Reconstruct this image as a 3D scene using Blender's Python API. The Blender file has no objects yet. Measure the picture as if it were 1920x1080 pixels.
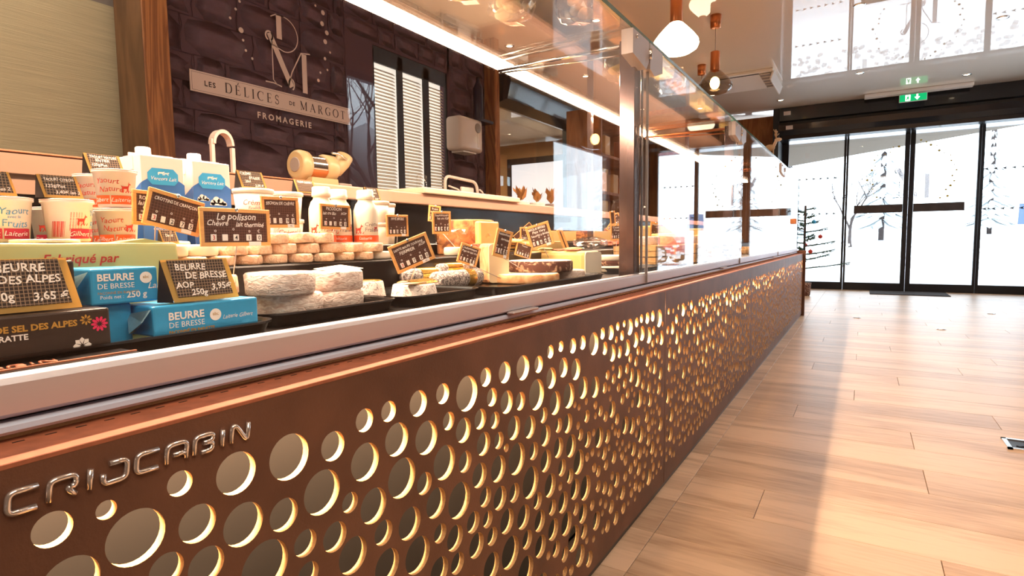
import bpy, bmesh, math, random
from mathutils import Vector, Matrix, Euler, noise
C = bpy.context.scene.collection
PI = math.pi
def rad(a): return math.radians(a)
random.seed(7)

# ------------------------------------------------------------------ camera, world, exposure
cam_d = bpy.data.cameras.new('camera'); cam = bpy.data.objects.new('camera', cam_d); C.objects.link(cam)
cam_d.sensor_width = 36.0; cam_d.lens = 1081.13 * 36 / 1920; cam_d.clip_start = 0.02; cam_d.clip_end = 400
right = Vector((0.85466588, 0.51904703, -0.01167952)); up = Vector((-0.03163085, 0.07451156, 0.99671837)); fw = Vector((-0.51821397, 0.85149175, -0.08010039))
mw = Matrix((right, up, -fw)).transposed().to_4x4(); mw.translation = Vector((0, 0, 0.8)); cam.matrix_world = mw
bpy.context.scene.camera = cam
S = bpy.context.scene
S.view_settings.view_transform = 'Standard'; S.view_settings.look = 'None'; S.view_settings.gamma = 1.0
S.view_settings.use_curve_mapping = False
S.view_settings.exposure = 0.30

W = bpy.data.worlds.new('overcast'); S.world = W; W.use_nodes = True
bgn = W.node_tree.nodes['Background']; bgn.inputs[0].default_value = (0.80, 0.90, 1.0, 1); bgn.inputs[1].default_value = 4.2

def lamp(name, kind, loc, energy, col, rot=(0, 0, 0), **kw):
    l = bpy.data.lights.new(name, kind); l.energy = energy; l.color = col
    for k, v in kw.items(): setattr(l, k, v)
    o = bpy.data.objects.new(name, l); o.location = loc; o.rotation_euler = rot; C.objects.link(o); return o
WARM = (1.0, 0.70, 0.42)
MILD = (1.0, 0.83, 0.66)

# ------------------------------------------------------------------ materials
def mat(name, col, rough=0.5, metal=0.0, emit=None, es=0.0, spec=0.5, var=0.0, vscale=8.0, bump=0.0, bscale=60.0, sss=0.0, coat=0.0, rnd=0.0, stretch=(1, 1, 1), alpha=None, trans=0.0, ior=1.45, detail=4.0):
    m = bpy.data.materials.new(name); m.use_nodes = True; nt = m.node_tree; N = nt.nodes; L = nt.links
    p = N['Principled BSDF']
    p.inputs['Base Color'].default_value = (*col, 1); p.inputs['Roughness'].default_value = rough; p.inputs['Metallic'].default_value = metal
    p.inputs['Specular IOR Level'].default_value = spec; p.inputs['IOR'].default_value = ior
    p.inputs['Coat Weight'].default_value = coat; p.inputs['Coat Roughness'].default_value = 0.05
    p.inputs['Transmission Weight'].default_value = trans
    if sss: p.inputs['Subsurface Weight'].default_value = sss; p.inputs['Subsurface Radius'].default_value = (0.01, 0.006, 0.003)
    if emit: p.inputs['Emission Color'].default_value = (*emit, 1); p.inputs['Emission Strength'].default_value = es
    if var or bump or rnd:
        tc = N.new('ShaderNodeTexCoord'); mp = N.new('ShaderNodeMapping'); L.new(tc.outputs['Object'], mp.inputs[0]); mp.inputs['Scale'].default_value = stretch
        vec = mp.outputs[0]
        if rnd:
            oi = N.new('ShaderNodeObjectInfo'); ad = N.new('ShaderNodeVectorMath'); ad.operation = 'MULTIPLY_ADD'
            L.new(oi.outputs['Random'], ad.inputs[0]); ad.inputs[1].default_value = (37, 53, 71); L.new(vec, ad.inputs[2]); vec = ad.outputs[0]
        src = None
        if var:
            nz = N.new('ShaderNodeTexNoise'); nz.inputs['Scale'].default_value = vscale; nz.inputs['Detail'].default_value = detail; L.new(vec, nz.inputs['Vector'])
            mr = N.new('ShaderNodeMapRange'); mr.inputs['From Min'].default_value = 0.25; mr.inputs['From Max'].default_value = 0.75
            mr.inputs['To Min'].default_value = 1 - var; mr.inputs['To Max'].default_value = 1 + var; L.new(nz.outputs[0], mr.inputs[0]); src = mr.outputs[0]
        if rnd:
            m2 = N.new('ShaderNodeMapRange'); m2.inputs['To Min'].default_value = 1 - rnd; m2.inputs['To Max'].default_value = 1 + rnd; L.new(oi.outputs['Random'], m2.inputs[0])
            if src:
                mm = N.new('ShaderNodeMath'); mm.operation = 'MULTIPLY'; L.new(src, mm.inputs[0]); L.new(m2.outputs[0], mm.inputs[1]); src = mm.outputs[0]
            else: src = m2.outputs[0]
        if src:
            vm = N.new('ShaderNodeVectorMath'); vm.operation = 'SCALE'; vm.inputs[0].default_value = col; L.new(src, vm.inputs['Scale']); L.new(vm.outputs[0], p.inputs['Base Color'])
        if bump:
            n2 = N.new('ShaderNodeTexNoise'); n2.inputs['Scale'].default_value = bscale; n2.inputs['Detail'].default_value = 5; L.new(vec, n2.inputs['Vector'])
            bp = N.new('ShaderNodeBump'); bp.inputs['Strength'].default_value = bump; bp.inputs['Distance'].default_value = 0.004; L.new(n2.outputs[0], bp.inputs['Height']); L.new(bp.outputs[0], p.inputs['Normal'])
    return m

def glass_mat(name, tint=(1, 1, 1), ior=1.5, rough=0.0, boost=1.0):
    m = bpy.data.materials.new(name); m.use_nodes = True; nt = m.node_tree; N = nt.nodes; L = nt.links
    for n in list(N): N.remove(n)
    o = N.new('ShaderNodeOutputMaterial'); mx = N.new('ShaderNodeMixShader'); t = N.new('ShaderNodeBsdfTransparent'); g = N.new('ShaderNodeBsdfGlossy'); f = N.new('ShaderNodeFresnel')
    ge = N.new('ShaderNodeNewGeometry'); io = N.new('ShaderNodeMapRange'); io.inputs['To Min'].default_value = ior; io.inputs['To Max'].default_value = 1 / ior
    L.new(ge.outputs['Backfacing'], io.inputs[0]); L.new(io.outputs[0], f.inputs[0]); t.inputs[0].default_value = (*tint, 1); g.inputs['Roughness'].default_value = rough
    g.inputs[0].default_value = (1, 1, 1, 1)
    if boost != 1.0:
        mu = N.new('ShaderNodeMath'); mu.operation = 'MULTIPLY'; mu.use_clamp = True; mu.inputs[1].default_value = boost; L.new(f.outputs[0], mu.inputs[0]); L.new(mu.outputs[0], mx.inputs[0])
    else: L.new(f.outputs[0], mx.inputs[0])
    L.new(t.outputs[0], mx.inputs[1]); L.new(g.outputs[0], mx.inputs[2]); L.new(mx.outputs[0], o.inputs[0]); return m

def wood_mat(name, c1, c2, scale=3.0, axis='Z', rough=0.55, rnd=0.12, dist=6.0, fine=0.25, bump=0.1):
    m = bpy.data.materials.new(name); m.use_nodes = True; nt = m.node_tree; N = nt.nodes; L = nt.links; p = N['Principled BSDF']; p.inputs['Roughness'].default_value = rough
    tc = N.new('ShaderNodeTexCoord'); oi = N.new('ShaderNodeObjectInfo'); ad = N.new('ShaderNodeVectorMath'); ad.operation = 'MULTIPLY_ADD'
    L.new(oi.outputs['Random'], ad.inputs[0]); ad.inputs[1].default_value = (13, 29, 41); L.new(tc.outputs['Object'], ad.inputs[2])
    mp = N.new('ShaderNodeMapping'); L.new(ad.outputs[0], mp.inputs[0])
    sc = {'X': (0.12, 1, 1), 'Y': (1, 0.12, 1), 'Z': (1, 1, 0.12)}[axis]; mp.inputs['Scale'].default_value = sc
    n1 = N.new('ShaderNodeTexNoise'); n1.inputs['Scale'].default_value = scale; n1.inputs['Detail'].default_value = 3; n1.inputs['Distortion'].default_value = 0.6; L.new(mp.outputs[0], n1.inputs['Vector'])
    mul = N.new('ShaderNodeMath'); mul.operation = 'MULTIPLY'; mul.inputs[1].default_value = dist; L.new(n1.outputs[0], mul.inputs[0])
    fr = N.new('ShaderNodeMath'); fr.operation = 'PINGPONG'; fr.inputs[1].default_value = 0.5; L.new(mul.outputs[0], fr.inputs[0])
    n2 = N.new('ShaderNodeTexNoise'); n2.inputs['Scale'].default_value = scale * 25; n2.inputs['Detail'].default_value = 3; L.new(mp.outputs[0], n2.inputs['Vector'])
    mx = N.new('ShaderNodeMath'); mx.operation = 'MULTIPLY_ADD'; L.new(n2.outputs[0], mx.inputs[0]); mx.inputs[1].default_value = fine * 2; L.new(fr.outputs[0], mx.inputs[2])
    cr = N.new('ShaderNodeValToRGB'); cr.color_ramp.elements[0].color = (*c1, 1); cr.color_ramp.elements[1].color = (*c2, 1); cr.color_ramp.elements[0].position = 0.15; cr.color_ramp.elements[1].position = 0.85
    L.new(mx.outputs[0], cr.inputs[0])
    mr = N.new('ShaderNodeMapRange'); mr.inputs['To Min'].default_value = 1 - rnd; mr.inputs['To Max'].default_value = 1 + rnd; L.new(oi.outputs['Random'], mr.inputs[0])
    vm = N.new('ShaderNodeVectorMath'); vm.operation = 'SCALE'; L.new(cr.outputs[0], vm.inputs[0]); L.new(mr.outputs[0], vm.inputs['Scale']); L.new(vm.outputs[0], p.inputs['Base Color'])
    if bump:
        bp = N.new('ShaderNodeBump'); bp.inputs['Strength'].default_value = bump; bp.inputs['Distance'].default_value = 0.002; L.new(n2.outputs[0], bp.inputs['Height']); L.new(bp.outputs[0], p.inputs['Normal'])
    return m

def speck_mat(name, base, dark, scale=120, thr=0.5, rough=0.8, bump=0.5, soft=0.12, stretch=(1, 1, 1), dist=1.2, mid=None):
    m = bpy.data.materials.new(name); m.use_nodes = True; nt = m.node_tree; N = nt.nodes; L = nt.links; p = N['Principled BSDF']; p.inputs['Roughness'].default_value = rough
    tc = N.new('ShaderNodeTexCoord'); oi = N.new('ShaderNodeObjectInfo'); ad = N.new('ShaderNodeVectorMath'); ad.operation = 'MULTIPLY_ADD'
    mp = N.new('ShaderNodeMapping'); L.new(tc.outputs['Object'], mp.inputs[0]); mp.inputs['Scale'].default_value = stretch
    L.new(oi.outputs['Random'], ad.inputs[0]); ad.inputs[1].default_value = (1.3, 2.9, 4.1); L.new(mp.outputs[0], ad.inputs[2])
    n1 = N.new('ShaderNodeTexNoise'); n1.inputs['Scale'].default_value = scale; n1.inputs['Detail'].default_value = 3; n1.inputs['Distortion'].default_value = dist; L.new(ad.outputs[0], n1.inputs['Vector'])
    cr = N.new('ShaderNodeValToRGB'); cr.color_ramp.elements[0].color = (*dark, 1); cr.color_ramp.elements[1].color = (*base, 1); cr.color_ramp.elements[0].position = thr - soft; cr.color_ramp.elements[1].position = thr + soft
    if mid:
        e = cr.color_ramp.elements.new(thr); e.color = (*mid, 1)
    L.new(n1.outputs[0], cr.inputs[0]); L.new(cr.outputs[0], p.inputs['Base Color'])
    bp = N.new('ShaderNodeBump'); bp.inputs['Strength'].default_value = bump; bp.inputs['Distance'].default_value = 0.003; L.new(n1.outputs[0], bp.inputs['Height']); L.new(bp.outputs[0], p.inputs['Normal'])
    return m

def grid_mat(name, base, line, pitch=0.0052, w=0.09):
    m = bpy.data.materials.new(name); m.use_nodes = True; nt = m.node_tree; N = nt.nodes; L = nt.links; p = N['Principled BSDF']; p.inputs['Roughness'].default_value = 0.45
    tc = N.new('ShaderNodeTexCoord'); sp = N.new('ShaderNodeSeparateXYZ'); L.new(tc.outputs['Object'], sp.inputs[0]); outs = []
    for ax in (1, 2):
        a = N.new('ShaderNodeMath'); a.operation = 'DIVIDE'; a.inputs[1].default_value = pitch; L.new(sp.outputs[ax], a.inputs[0])
        b = N.new('ShaderNodeMath'); b.operation = 'PINGPONG'; b.inputs[1].default_value = 0.5; L.new(a.outputs[0], b.inputs[0])
        c = N.new('ShaderNodeMath'); c.operation = 'LESS_THAN'; c.inputs[1].default_value = w; L.new(b.outputs[0], c.inputs[0]); outs.append(c)
    mx = N.new('ShaderNodeMath'); mx.operation = 'MAXIMUM'; L.new(outs[0].outputs[0], mx.inputs[0]); L.new(outs[1].outputs[0], mx.inputs[1])
    mc = N.new('ShaderNodeMix'); mc.data_type = 'RGBA'; L.new(mx.outputs[0], mc.inputs[0]); mc.inputs[6].default_value = (*base, 1); mc.inputs[7].default_value = (*line, 1); L.new(mc.outputs[2], p.inputs['Base Color'])
    return m

M = {}
M['ceiling'] = mat('lacquered ceiling', (0.80, 0.70, 0.58), 0.5, coat=0.0, spec=0.5)
_n = M['ceiling'].node_tree; _p = _n.nodes['Principled BSDF']; _p.inputs['Coat Weight'].default_value = 1.0; _p.inputs['Coat Roughness'].default_value = 0.012; _p.inputs['Coat IOR'].default_value = 1.7
M['wall_white'] = mat('warm white plaster', (0.78, 0.68, 0.55), 0.85, var=0.05)
M['wall_brown'] = mat('dark brown plaster', (0.16, 0.10, 0.07), 0.8, var=0.1)
M['wall_dark'] = mat('dark plaster', (0.05, 0.045, 0.05), 0.7, var=0.1)
M['wood_panel'] = wood_mat('stained wood panelling', (0.20, 0.075, 0.025), (0.42, 0.18, 0.065), 4, 'Z')
M['postbrown'] = wood_mat('dark brown board', (0.13, 0.065, 0.03), (0.24, 0.12, 0.055), 6, 'Z', dist=5, fine=0.15)
M['post'] = wood_mat('orange pine post', (0.20, 0.065, 0.018), (0.50, 0.20, 0.06), 7, 'Z', dist=9, fine=0.12)
M['plank'] = wood_mat('floor plank', (0.35, 0.22, 0.135), (0.64, 0.45, 0.31), 3.2, 'X', rough=0.36, rnd=0.10, dist=4.0, fine=0.42, bump=0.2)
M['grout'] = mat('joint', (0.10, 0.065, 0.04), 0.8)
M['stone'] = mat('plum painted stone', (0.120, 0.064, 0.088), 0.6, var=0.2, vscale=7, bump=0.25, bscale=18, rnd=0.12)
M['mortar'] = mat('plum painted mortar', (0.095, 0.050, 0.070), 0.85, bump=0.5, bscale=25)
M['black'] = mat('black anodised aluminium', (0.012, 0.013, 0.017), 0.38)
M['shutter'] = mat('black shutter lacquer', (0.012, 0.014, 0.018), 0.2, coat=0.4)
M['trayblack'] = mat('gloss black plastic', (0.006, 0.005, 0.005), 0.18)
M['deckblack'] = mat('satin black steel', (0.008, 0.006, 0.006), 0.28)
M['corten'] = mat('weathering steel', (0.155, 0.066, 0.036), 0.48, metal=0.15, var=0.3, vscale=9, bump=0.12, bscale=300, detail=8)
M['litedge'] = mat('golden lit cut edge', (0.60, 0.36, 0.17), 0.5, metal=0.1, var=0.25, vscale=200)  # hole rims coloured pale gold so they look lit by the strip
M['cortenlip'] = mat('orange weathering steel lip', (0.42, 0.14, 0.07), 0.5, metal=0.2, var=0.22, vscale=60, detail=8)
M['backing'] = mat('grey brown inner plate', (0.021, 0.020, 0.023), 0.5)
M['alu'] = mat('brushed aluminium', (0.66, 0.64, 0.69), 0.42, metal=0.6, var=0.04, vscale=40, stretch=(1, 0.05, 1))
M['bluegrey'] = mat('blue grey plastic bumper', (0.62, 0.74, 0.92), 0.4)
M['chrome'] = mat('chrome', (0.80, 0.78, 0.76), 0.12, metal=1.0)
M['badge'] = mat('satin chrome', (0.86, 0.80, 0.76), 0.16, metal=0.85)
M['pillar'] = mat('bronze mirror post', (0.22, 0.15, 0.14), 0.16, metal=0.8)
M['hinge'] = mat('grey hinge', (0.55, 0.48, 0.46), 0.35, metal=0.4)
M['copper'] = mat('copper', (0.72, 0.27, 0.11), 0.28, metal=0.85)
M['glass'] = glass_mat('clear glass', (0.985, 0.995, 0.99), 1.5, 0.0)
M['glass_top'] = glass_mat('glass shelf', (0.985, 0.995, 0.99), 1.5)
M['glass_edge'] = mat('green glass edge', (0.06, 0.13, 0.07), 0.15, spec=0.8)
M['glass_door'] = glass_mat('door glass', (0.96, 0.98, 0.98), 1.45)
M['smoke'] = glass_mat('smoked glass', (0.62, 0.55, 0.48), 1.5)
M['film'] = glass_mat('cellophane', (0.97, 0.94, 0.9), 1.5, 0.12, 2.2)
M['led'] = mat('led strip', (1, 0.9, 0.8), 0.5, emit=(1.0, 0.68, 0.46), es=34)
M['shade_lit'] = mat('lit opal glass shade', (1, 0.95, 0.85), 0.4, emit=(1.0, 0.82, 0.55), es=4.5)
M['bulb'] = mat('bulb', (1, 0.8, 0.5), 0.4, emit=(1.0, 0.62, 0.22), es=25)
M['spot_lit'] = mat('spot lens', (1, 1, 1), 0.4, emit=(1.0, 0.78, 0.5), es=14)
M['white'] = mat('white plastic', (0.82, 0.79, 0.75), 0.4)
M['acwhite'] = mat('air unit white', (0.85, 0.80, 0.74), 0.45)
M['dispenser'] = mat('beige plastic', (0.70, 0.60, 0.54), 0.3, coat=0.3)
M['greyplast'] = mat('grey', (0.28, 0.24, 0.22), 0.35)
M['potcream'] = mat('cream plastic', (0.90, 0.80, 0.72), 0.35, sss=0.15)
M['lid'] = mat('pink foil lid', (0.88, 0.70, 0.64), 0.22, metal=0.25)
M['bottle'] = mat('milk bottle', (0.92, 0.82, 0.68), 0.3, sss=0.2)
M['orange_band'] = mat('orange band', (0.85, 0.12, 0.03), 0.4)
M['crimson'] = mat('crimson print', (0.50, 0.015, 0.05), 0.4)
M['redink'] = mat('red ink', (0.62, 0.05, 0.03), 0.4)
M['blueink'] = mat('blue ink', (0.06, 0.28, 0.52), 0.4)
M['greyink'] = mat('grey ink', (0.20, 0.15, 0.14), 0.5)
M['navy'] = mat('carton blue', (0.045, 0.17, 0.50), 0.4)
M['sky'] = mat('carton light blue', (0.05, 0.38, 0.72), 0.35)
M['cartonw'] = mat('carton white', (0.88, 0.76, 0.70), 0.4)
M['chalkwhite'] = mat('chalk white', (0.92, 0.85, 0.80), 0.7)
M['inkblack'] = mat('ink black', (0.015, 0.010, 0.010), 0.6)
M['slate'] = grid_mat('slate with ruled squares', (0.065, 0.024, 0.018), (0.17, 0.08, 0.06), 0.0042, 0.07)
M['slate2'] = grid_mat('black card with ruled squares', (0.020, 0.012, 0.012), (0.30, 0.20, 0.13), 0.0034, 0.10)
M['kraft'] = mat('yellow kraft border', (0.72, 0.46, 0.14), 0.6)
M['signwood'] = wood_mat('pale sign wood', (0.70, 0.32, 0.09), (0.85, 0.45, 0.16), 30, 'Y', dist=3, rnd=0.05)
M['bluefoil'] = mat('blue butter foil', (0.05, 0.42, 0.80), 0.28, metal=0.25, var=0.08, vscale=40, bump=0.25, bscale=60)
M['palefoil'] = mat('pale foil fold', (0.30, 0.48, 0.55), 0.3, metal=0.5, bump=0.5, bscale=80)
M['blackbox'] = mat('black butter carton', (0.045, 0.028, 0.022), 0.35, bump=0.15, bscale=30)
M['goldink'] = mat('gold ink', (0.62, 0.34, 0.07), 0.35, metal=0.3)
M['pinkink'] = mat('magenta ink', (0.75, 0.03, 0.12), 0.4)
M['yellowpaper'] = mat('yellow waxed paper', (0.64, 0.55, 0.21), 0.45, bump=0.5, bscale=14, var=0.06)
M['goldband'] = mat('gold foil band', (0.85, 0.52, 0.12), 0.2, metal=0.85)
M['bloomy'] = speck_mat('bloomy cheese rind', (0.93, 0.79, 0.71), (0.58, 0.38, 0.31), 80, 0.43, soft=0.16, bump=1.0, stretch=(1, 1, 2.2))
M['bloomy2'] = speck_mat('wrinkled cream rind', (0.92, 0.70, 0.50), (0.68, 0.37, 0.21), 120, 0.42, soft=0.2, bump=0.8)
M['ash'] = speck_mat('ash rind', (0.82, 0.72, 0.66), (0.16, 0.13, 0.13), 170, 0.50, soft=0.09, bump=0.7, mid=(0.5, 0.42, 0.38))
M['ashpale'] = speck_mat('pale ash rind', (0.90, 0.80, 0.74), (0.34, 0.24, 0.22), 150, 0.43, soft=0.08, bump=0.6)
M['brownrind'] = speck_mat('brown rind', (0.72, 0.30, 0.09), (0.20, 0.055, 0.02), 28, 0.5, soft=0.14, bump=0.5)
M['darkrind'] = speck_mat('dark mould rind', (0.75, 0.48, 0.30), (0.10, 0.03, 0.018), 55, 0.62, soft=0.09, bump=0.6)
M['orangerind'] = speck_mat('orange rind', (0.88, 0.56, 0.28), (0.60, 0.20, 0.06), 24, 0.45, soft=0.18, bump=0.3)
M['paste'] = mat('pale cheese paste', (0.88, 0.72, 0.46), 0.5, sss=0.15, var=0.05, vscale=40)
M['paste2'] = mat('yellow cheese paste', (0.90, 0.62, 0.22), 0.5, sss=0.1, var=0.07, vscale=30)
M['whitepaste'] = mat('white cheese', (0.88, 0.80, 0.62), 0.5, var=0.03, vscale=50)
M['rindtop'] = mat('floury rind top', (0.93, 0.84, 0.70), 0.8, var=0.08, vscale=30, bump=0.3, bscale=80)
M['crate'] = wood_mat('spruce crate wood', (0.66, 0.34, 0.12), (0.86, 0.54, 0.24), 14, 'Y', dist=3, rnd=0.08)
M['meat'] = speck_mat('cured meat', (0.66, 0.24, 0.12), (0.30, 0.05, 0.03), 60, 0.5, soft=0.15, bump=0.3)
M['salad'] = mat('pale leaves', (0.72, 0.62, 0.24), 0.6, var=0.2)
M['worktop'] = mat('pale pink worktop', (0.52, 0.30, 0.21), 0.4)
M['boardwhite'] = mat('white cutting board', (0.80, 0.58, 0.42), 0.45)
M['meshbrown'] = mat('brown perforated fascia', (0.26, 0.15, 0.10), 0.5)
M['grater'] = mat('beige machine enamel', (0.48, 0.36, 0.19), 0.35, coat=0.2)
M['greymetal'] = mat('grey enamel metal', (0.52, 0.46, 0.42), 0.35)
M['blind'] = mat('woven beige blind', (0.55, 0.47, 0.31), 0.8, var=0.14, vscale=120, stretch=(1, 0.03, 1), bump=0.4, bscale=200)
M['venetian'] = mat('white blind slat', (0.80, 0.72, 0.62), 0.5, emit=(1, 0.88, 0.74), es=0.0)
M['signpaint'] = mat('cream wall paint', (0.74, 0.58, 0.52), 0.6)
M['snow'] = mat('snow', (0.93, 0.95, 0.98), 0.8, var=0.03, vscale=0.6, bump=0.2, bscale=3)
M['bark'] = mat('bark', (0.06, 0.045, 0.042), 0.9, var=0.3)
M['conifer'] = mat('washed out frosted conifer', (0.60, 0.64, 0.65), 0.9, var=0.3)  # frosted foliage, paled further to imitate overexposed daylight
M['xmas'] = mat('dusty green needles', (0.06, 0.12, 0.09), 0.8, var=0.3)
M['carred'] = mat('car red', (0.45, 0.01, 0.03), 0.3, coat=0.6)
M['stripbrown'] = mat('brown film band', (0.055, 0.038, 0.034), 0.5, var=0.35, vscale=9)
M['exitgreen'] = mat('exit sign green', (0.0, 0.30, 0.10), 0.4, emit=(0.0, 0.42, 0.14), es=0.9)
M['exitwhite'] = mat('exit sign white', (1, 1, 1), 0.4, emit=(1, 1, 0.92), es=2.5)
M['matdark'] = mat('door mat', (0.035, 0.028, 0.03), 0.95, bump=0.8, bscale=300)
M['asphalt'] = mat('wet road', (0.35, 0.34, 0.36), 0.6, var=0.2)
M['house'] = mat('chalet wood', (0.20, 0.12, 0.08), 0.8, var=0.2)
M['canopy'] = mat('beige canopy', (0.26, 0.22, 0.18), 0.7)
M['gold'] = mat('gold vinyl dot', (0.65, 0.50, 0.10), 0.5)
M['vinyl'] = glass_mat('frosted vinyl', (0.20, 0.18, 0.18), 1.45, 0.3) or mat('grey vinyl', (0.30, 0.27, 0.27), 0.6)
M['dried'] = mat('dried leaf', (0.42, 0.20, 0.06), 0.8, var=0.3)
M['salmon'] = mat('pale wood', (0.62, 0.42, 0.24), 0.6)
M['pompom'] = mat('cream pompom', (0.88, 0.68, 0.50), 0.95, bump=1, bscale=200)
M['darkbottle'] = mat('dark blue plastic', (0.012, 0.010, 0.035), 0.25)

# ------------------------------------------------------------------ mesh helpers
def B(): return bmesh.new()
def box(bm, c, s, rot=None, bev=0.0, mi=0, seg=1):
    r = bmesh.ops.create_cube(bm, size=1.0)
    mx = Matrix.Translation(c) @ (rot.to_4x4() if rot is not None else Matrix.Identity(4)) @ Matrix.Diagonal((*s, 1))
    bmesh.ops.transform(bm, matrix=mx, verts=r['verts'])
    fs = set(f for v in r['verts'] for f in v.link_faces)
    for f in fs: f.material_index = mi
    if bev > 0:
        es = list(set(e for v in r['verts'] for e in v.link_edges))
        rr = bmesh.ops.bevel(bm, geom=es, offset=bev, segments=seg, affect='EDGES', profile=0.5)
        for f in rr['faces']: f.material_index = mi
def b6(bm, x0, x1, y0, y1, z0, z1, bev=0.0, mi=0, seg=1):
    box(bm, ((x0 + x1) / 2, (y0 + y1) / 2, (z0 + z1) / 2), (abs(x1 - x0), abs(y1 - y0), abs(z1 - z0)), None, bev, mi, seg)
def lathe(bm, prof, n=24, mx=None, mi=0, cap=True, a0=0, a1=None, wob=0.0, seed=0, smooth=True):
    full = a1 is None
    steps = n if full else n + 1
    rings = []
    for (r, z) in prof:
        ring = []
        for k in range(steps):
            a = a0 + (2 * PI if full else (a1 - a0)) * k / n
            rr = r * (1 + wob * noise.noise(Vector((math.cos(a) * 1.7 + seed, math.sin(a) * 1.7, z * 30))))
            v = Vector((rr * math.cos(a), rr * math.sin(a), z + (wob * 0.15 * r * noise.noise(Vector((a, seed * 2.1, 0))) if wob else 0)))
            ring.append(bm.verts.new(mx @ v if mx is not None else v))
        rings.append(ring)
    for i in range(len(rings) - 1):
        for k in range(n):
            k2 = (k + 1) % steps
            f = bm.faces.new((rings[i][k], rings[i][k2], rings[i + 1][k2], rings[i + 1][k])); f.material_index = mi; f.smooth = smooth
    if cap and full:
        for ring, fl in ((rings[0], True), (rings[-1], False)):
            f = bm.faces.new(ring[::-1] if fl else ring); f.material_index = mi
    return rings
def tube(bm, pts, r, n=8, mi=0, closed=False, r2=None):
    pts = [Vector(p) for p in pts]; rings = []; up0 = Vector((0, 0, 1)); m = len(pts)
    prev = None
    for i, p in enumerate(pts):
        if closed: t = (pts[(i + 1) % m] - pts[i - 1]).normalized()
        else: t = (pts[min(i + 1, m - 1)] - pts[max(i - 1, 0)]).normalized()
        if prev is None:
            a = t.cross(up0)
            if a.length < 1e-3: a = t.cross(Vector((1, 0, 0)))
        else: a = prev - t * prev.dot(t)
        a.normalize(); prev = a; b = t.cross(a)
        rad_ = r if r2 is None else r + (r2 - r) * i / (m - 1)
        rings.append([bm.verts.new(p + (a * math.cos(2 * PI * k / n) + b * math.sin(2 * PI * k / n)) * rad_) for k in range(n)])
    for i in range(m if closed else m - 1):
        A, Bq = rings[i], rings[(i + 1) % m]
        for k in range(n):
            f = bm.faces.new((A[k], A[(k + 1) % n], Bq[(k + 1) % n], Bq[k])); f.material_index = mi; f.smooth = True
    if not closed:
        f = bm.faces.new(rings[0][::-1]); f.material_index = mi; f = bm.faces.new(rings[-1]); f.material_index = mi
def prism(bm, poly, axis, a, b, mi=0):
    """poly in the two other axes, extruded from a to b along axis"""
    def P(q, t):
        if axis == 'x': return (t, q[0], q[1])
        if axis == 'y': return (q[0], t, q[1])
        return (q[0], q[1], t)
    A = [bm.verts.new(P(q, a)) for q in poly]; Bv = [bm.verts.new(P(q, b)) for q in poly]; n = len(poly)
    fs = [bm.faces.new(A[::-1]), bm.faces.new(Bv)] + [bm.faces.new((A[i], A[(i + 1) % n], Bv[(i + 1) % n], Bv[i])) for i in range(n)]
    for f in fs: f.material_index = mi
    return fs
def ellipsoid(bm, c, r, n=12, m=8, mi=0):
    prof = [(max(1e-4, math.sin(PI * i / m)), -math.cos(PI * i / m)) for i in range(m + 1)]
    lathe(bm, prof, n, Matrix.Translation(c) @ Matrix.Diagonal((*r, 1)), mi, cap=True)
_fonts = {}
def glyphs(s, size, shear=0.0, align='LEFT', space=1.0, bold=0.0):
    key = (s, size, shear, align, space, bold)
    if key not in _fonts:
        cu = bpy.data.curves.new('t', 'FONT'); cu.body = s; cu.size = size; cu.shear = shear; cu.align_x = align; cu.space_character = space; cu.resolution_u = 2; cu.offset = bold
        ob = bpy.data.objects.new('t', cu); me = bpy.data.meshes.new_from_object(ob)
        _fonts[key] = ([tuple(v.co) for v in me.vertices], [tuple(p.vertices) for p in me.polygons])
        bpy.data.objects.remove(ob); bpy.data.curves.remove(cu); bpy.data.meshes.remove(me)
    return _fonts[key]
def txt(bm, s, size, y, z, x=0.0, align='LEFT', shear=0.0, space=1.0, bold=0.0, wob=0.0, rot=0.0, sy=1.0, mi=0, mx=None, maxw=None):
    """flat lettering that reads towards +x (reading direction +y)"""
    vs, fs = glyphs(s, size, shear, align, space, bold)
    if maxw and vs:
        wd = max(v[0] for v in vs) - min(v[0] for v in vs)
        if wd > maxw: k_ = maxw / wd; vs = [(v[0] * k_, v[1] * (k_ + 1) / 2, v[2]) for v in vs]
    out = []; ca, sa = math.cos(rot), math.sin(rot); ph = random.random() * 6
    for v in vs:
        a, b = v[0], v[1] * sy
        if wob: b += wob * size * math.sin(a / size * 2.6 + ph); a += wob * size * 0.5 * math.sin(b / size * 5 + a / size * 3 + ph)
        p = Vector((x, y + a * ca - b * sa, z + a * sa + b * ca))
        out.append(bm.verts.new(mx @ p if mx is not None else p))
    for f in fs:
        try: q = bm.faces.new([out[i] for i in f]); q.material_index = mi
        except ValueError: pass
def disc(bm, y, z, r, x=0.0, n=12, mi=0, ry=None):
    vs = [bm.verts.new((x, y + (ry or r) * math.cos(2 * PI * k / n), z + r * math.sin(2 * PI * k / n))) for k in range(n)]
    bm.faces.new(vs).material_index = mi
def quad(bm, y0, y1, z0, z1, x=0.0, mi=0):
    bm.faces.new([bm.verts.new(p) for p in ((x, y0, z0), (x, y1, z0), (x, y1, z1), (x, y0, z1))]).material_index = mi
def wrap(bm, rfun, eps=0.0004):
    """bend flat lettering (y sideways, z up) round an upright cup"""
    for v in bm.verts:
        r = rfun(v.co.z) + eps + v.co.x; a = v.co.y / r; z = v.co.z
        v.co = Vector((r * math.cos(a), r * math.sin(a), z))
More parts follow.
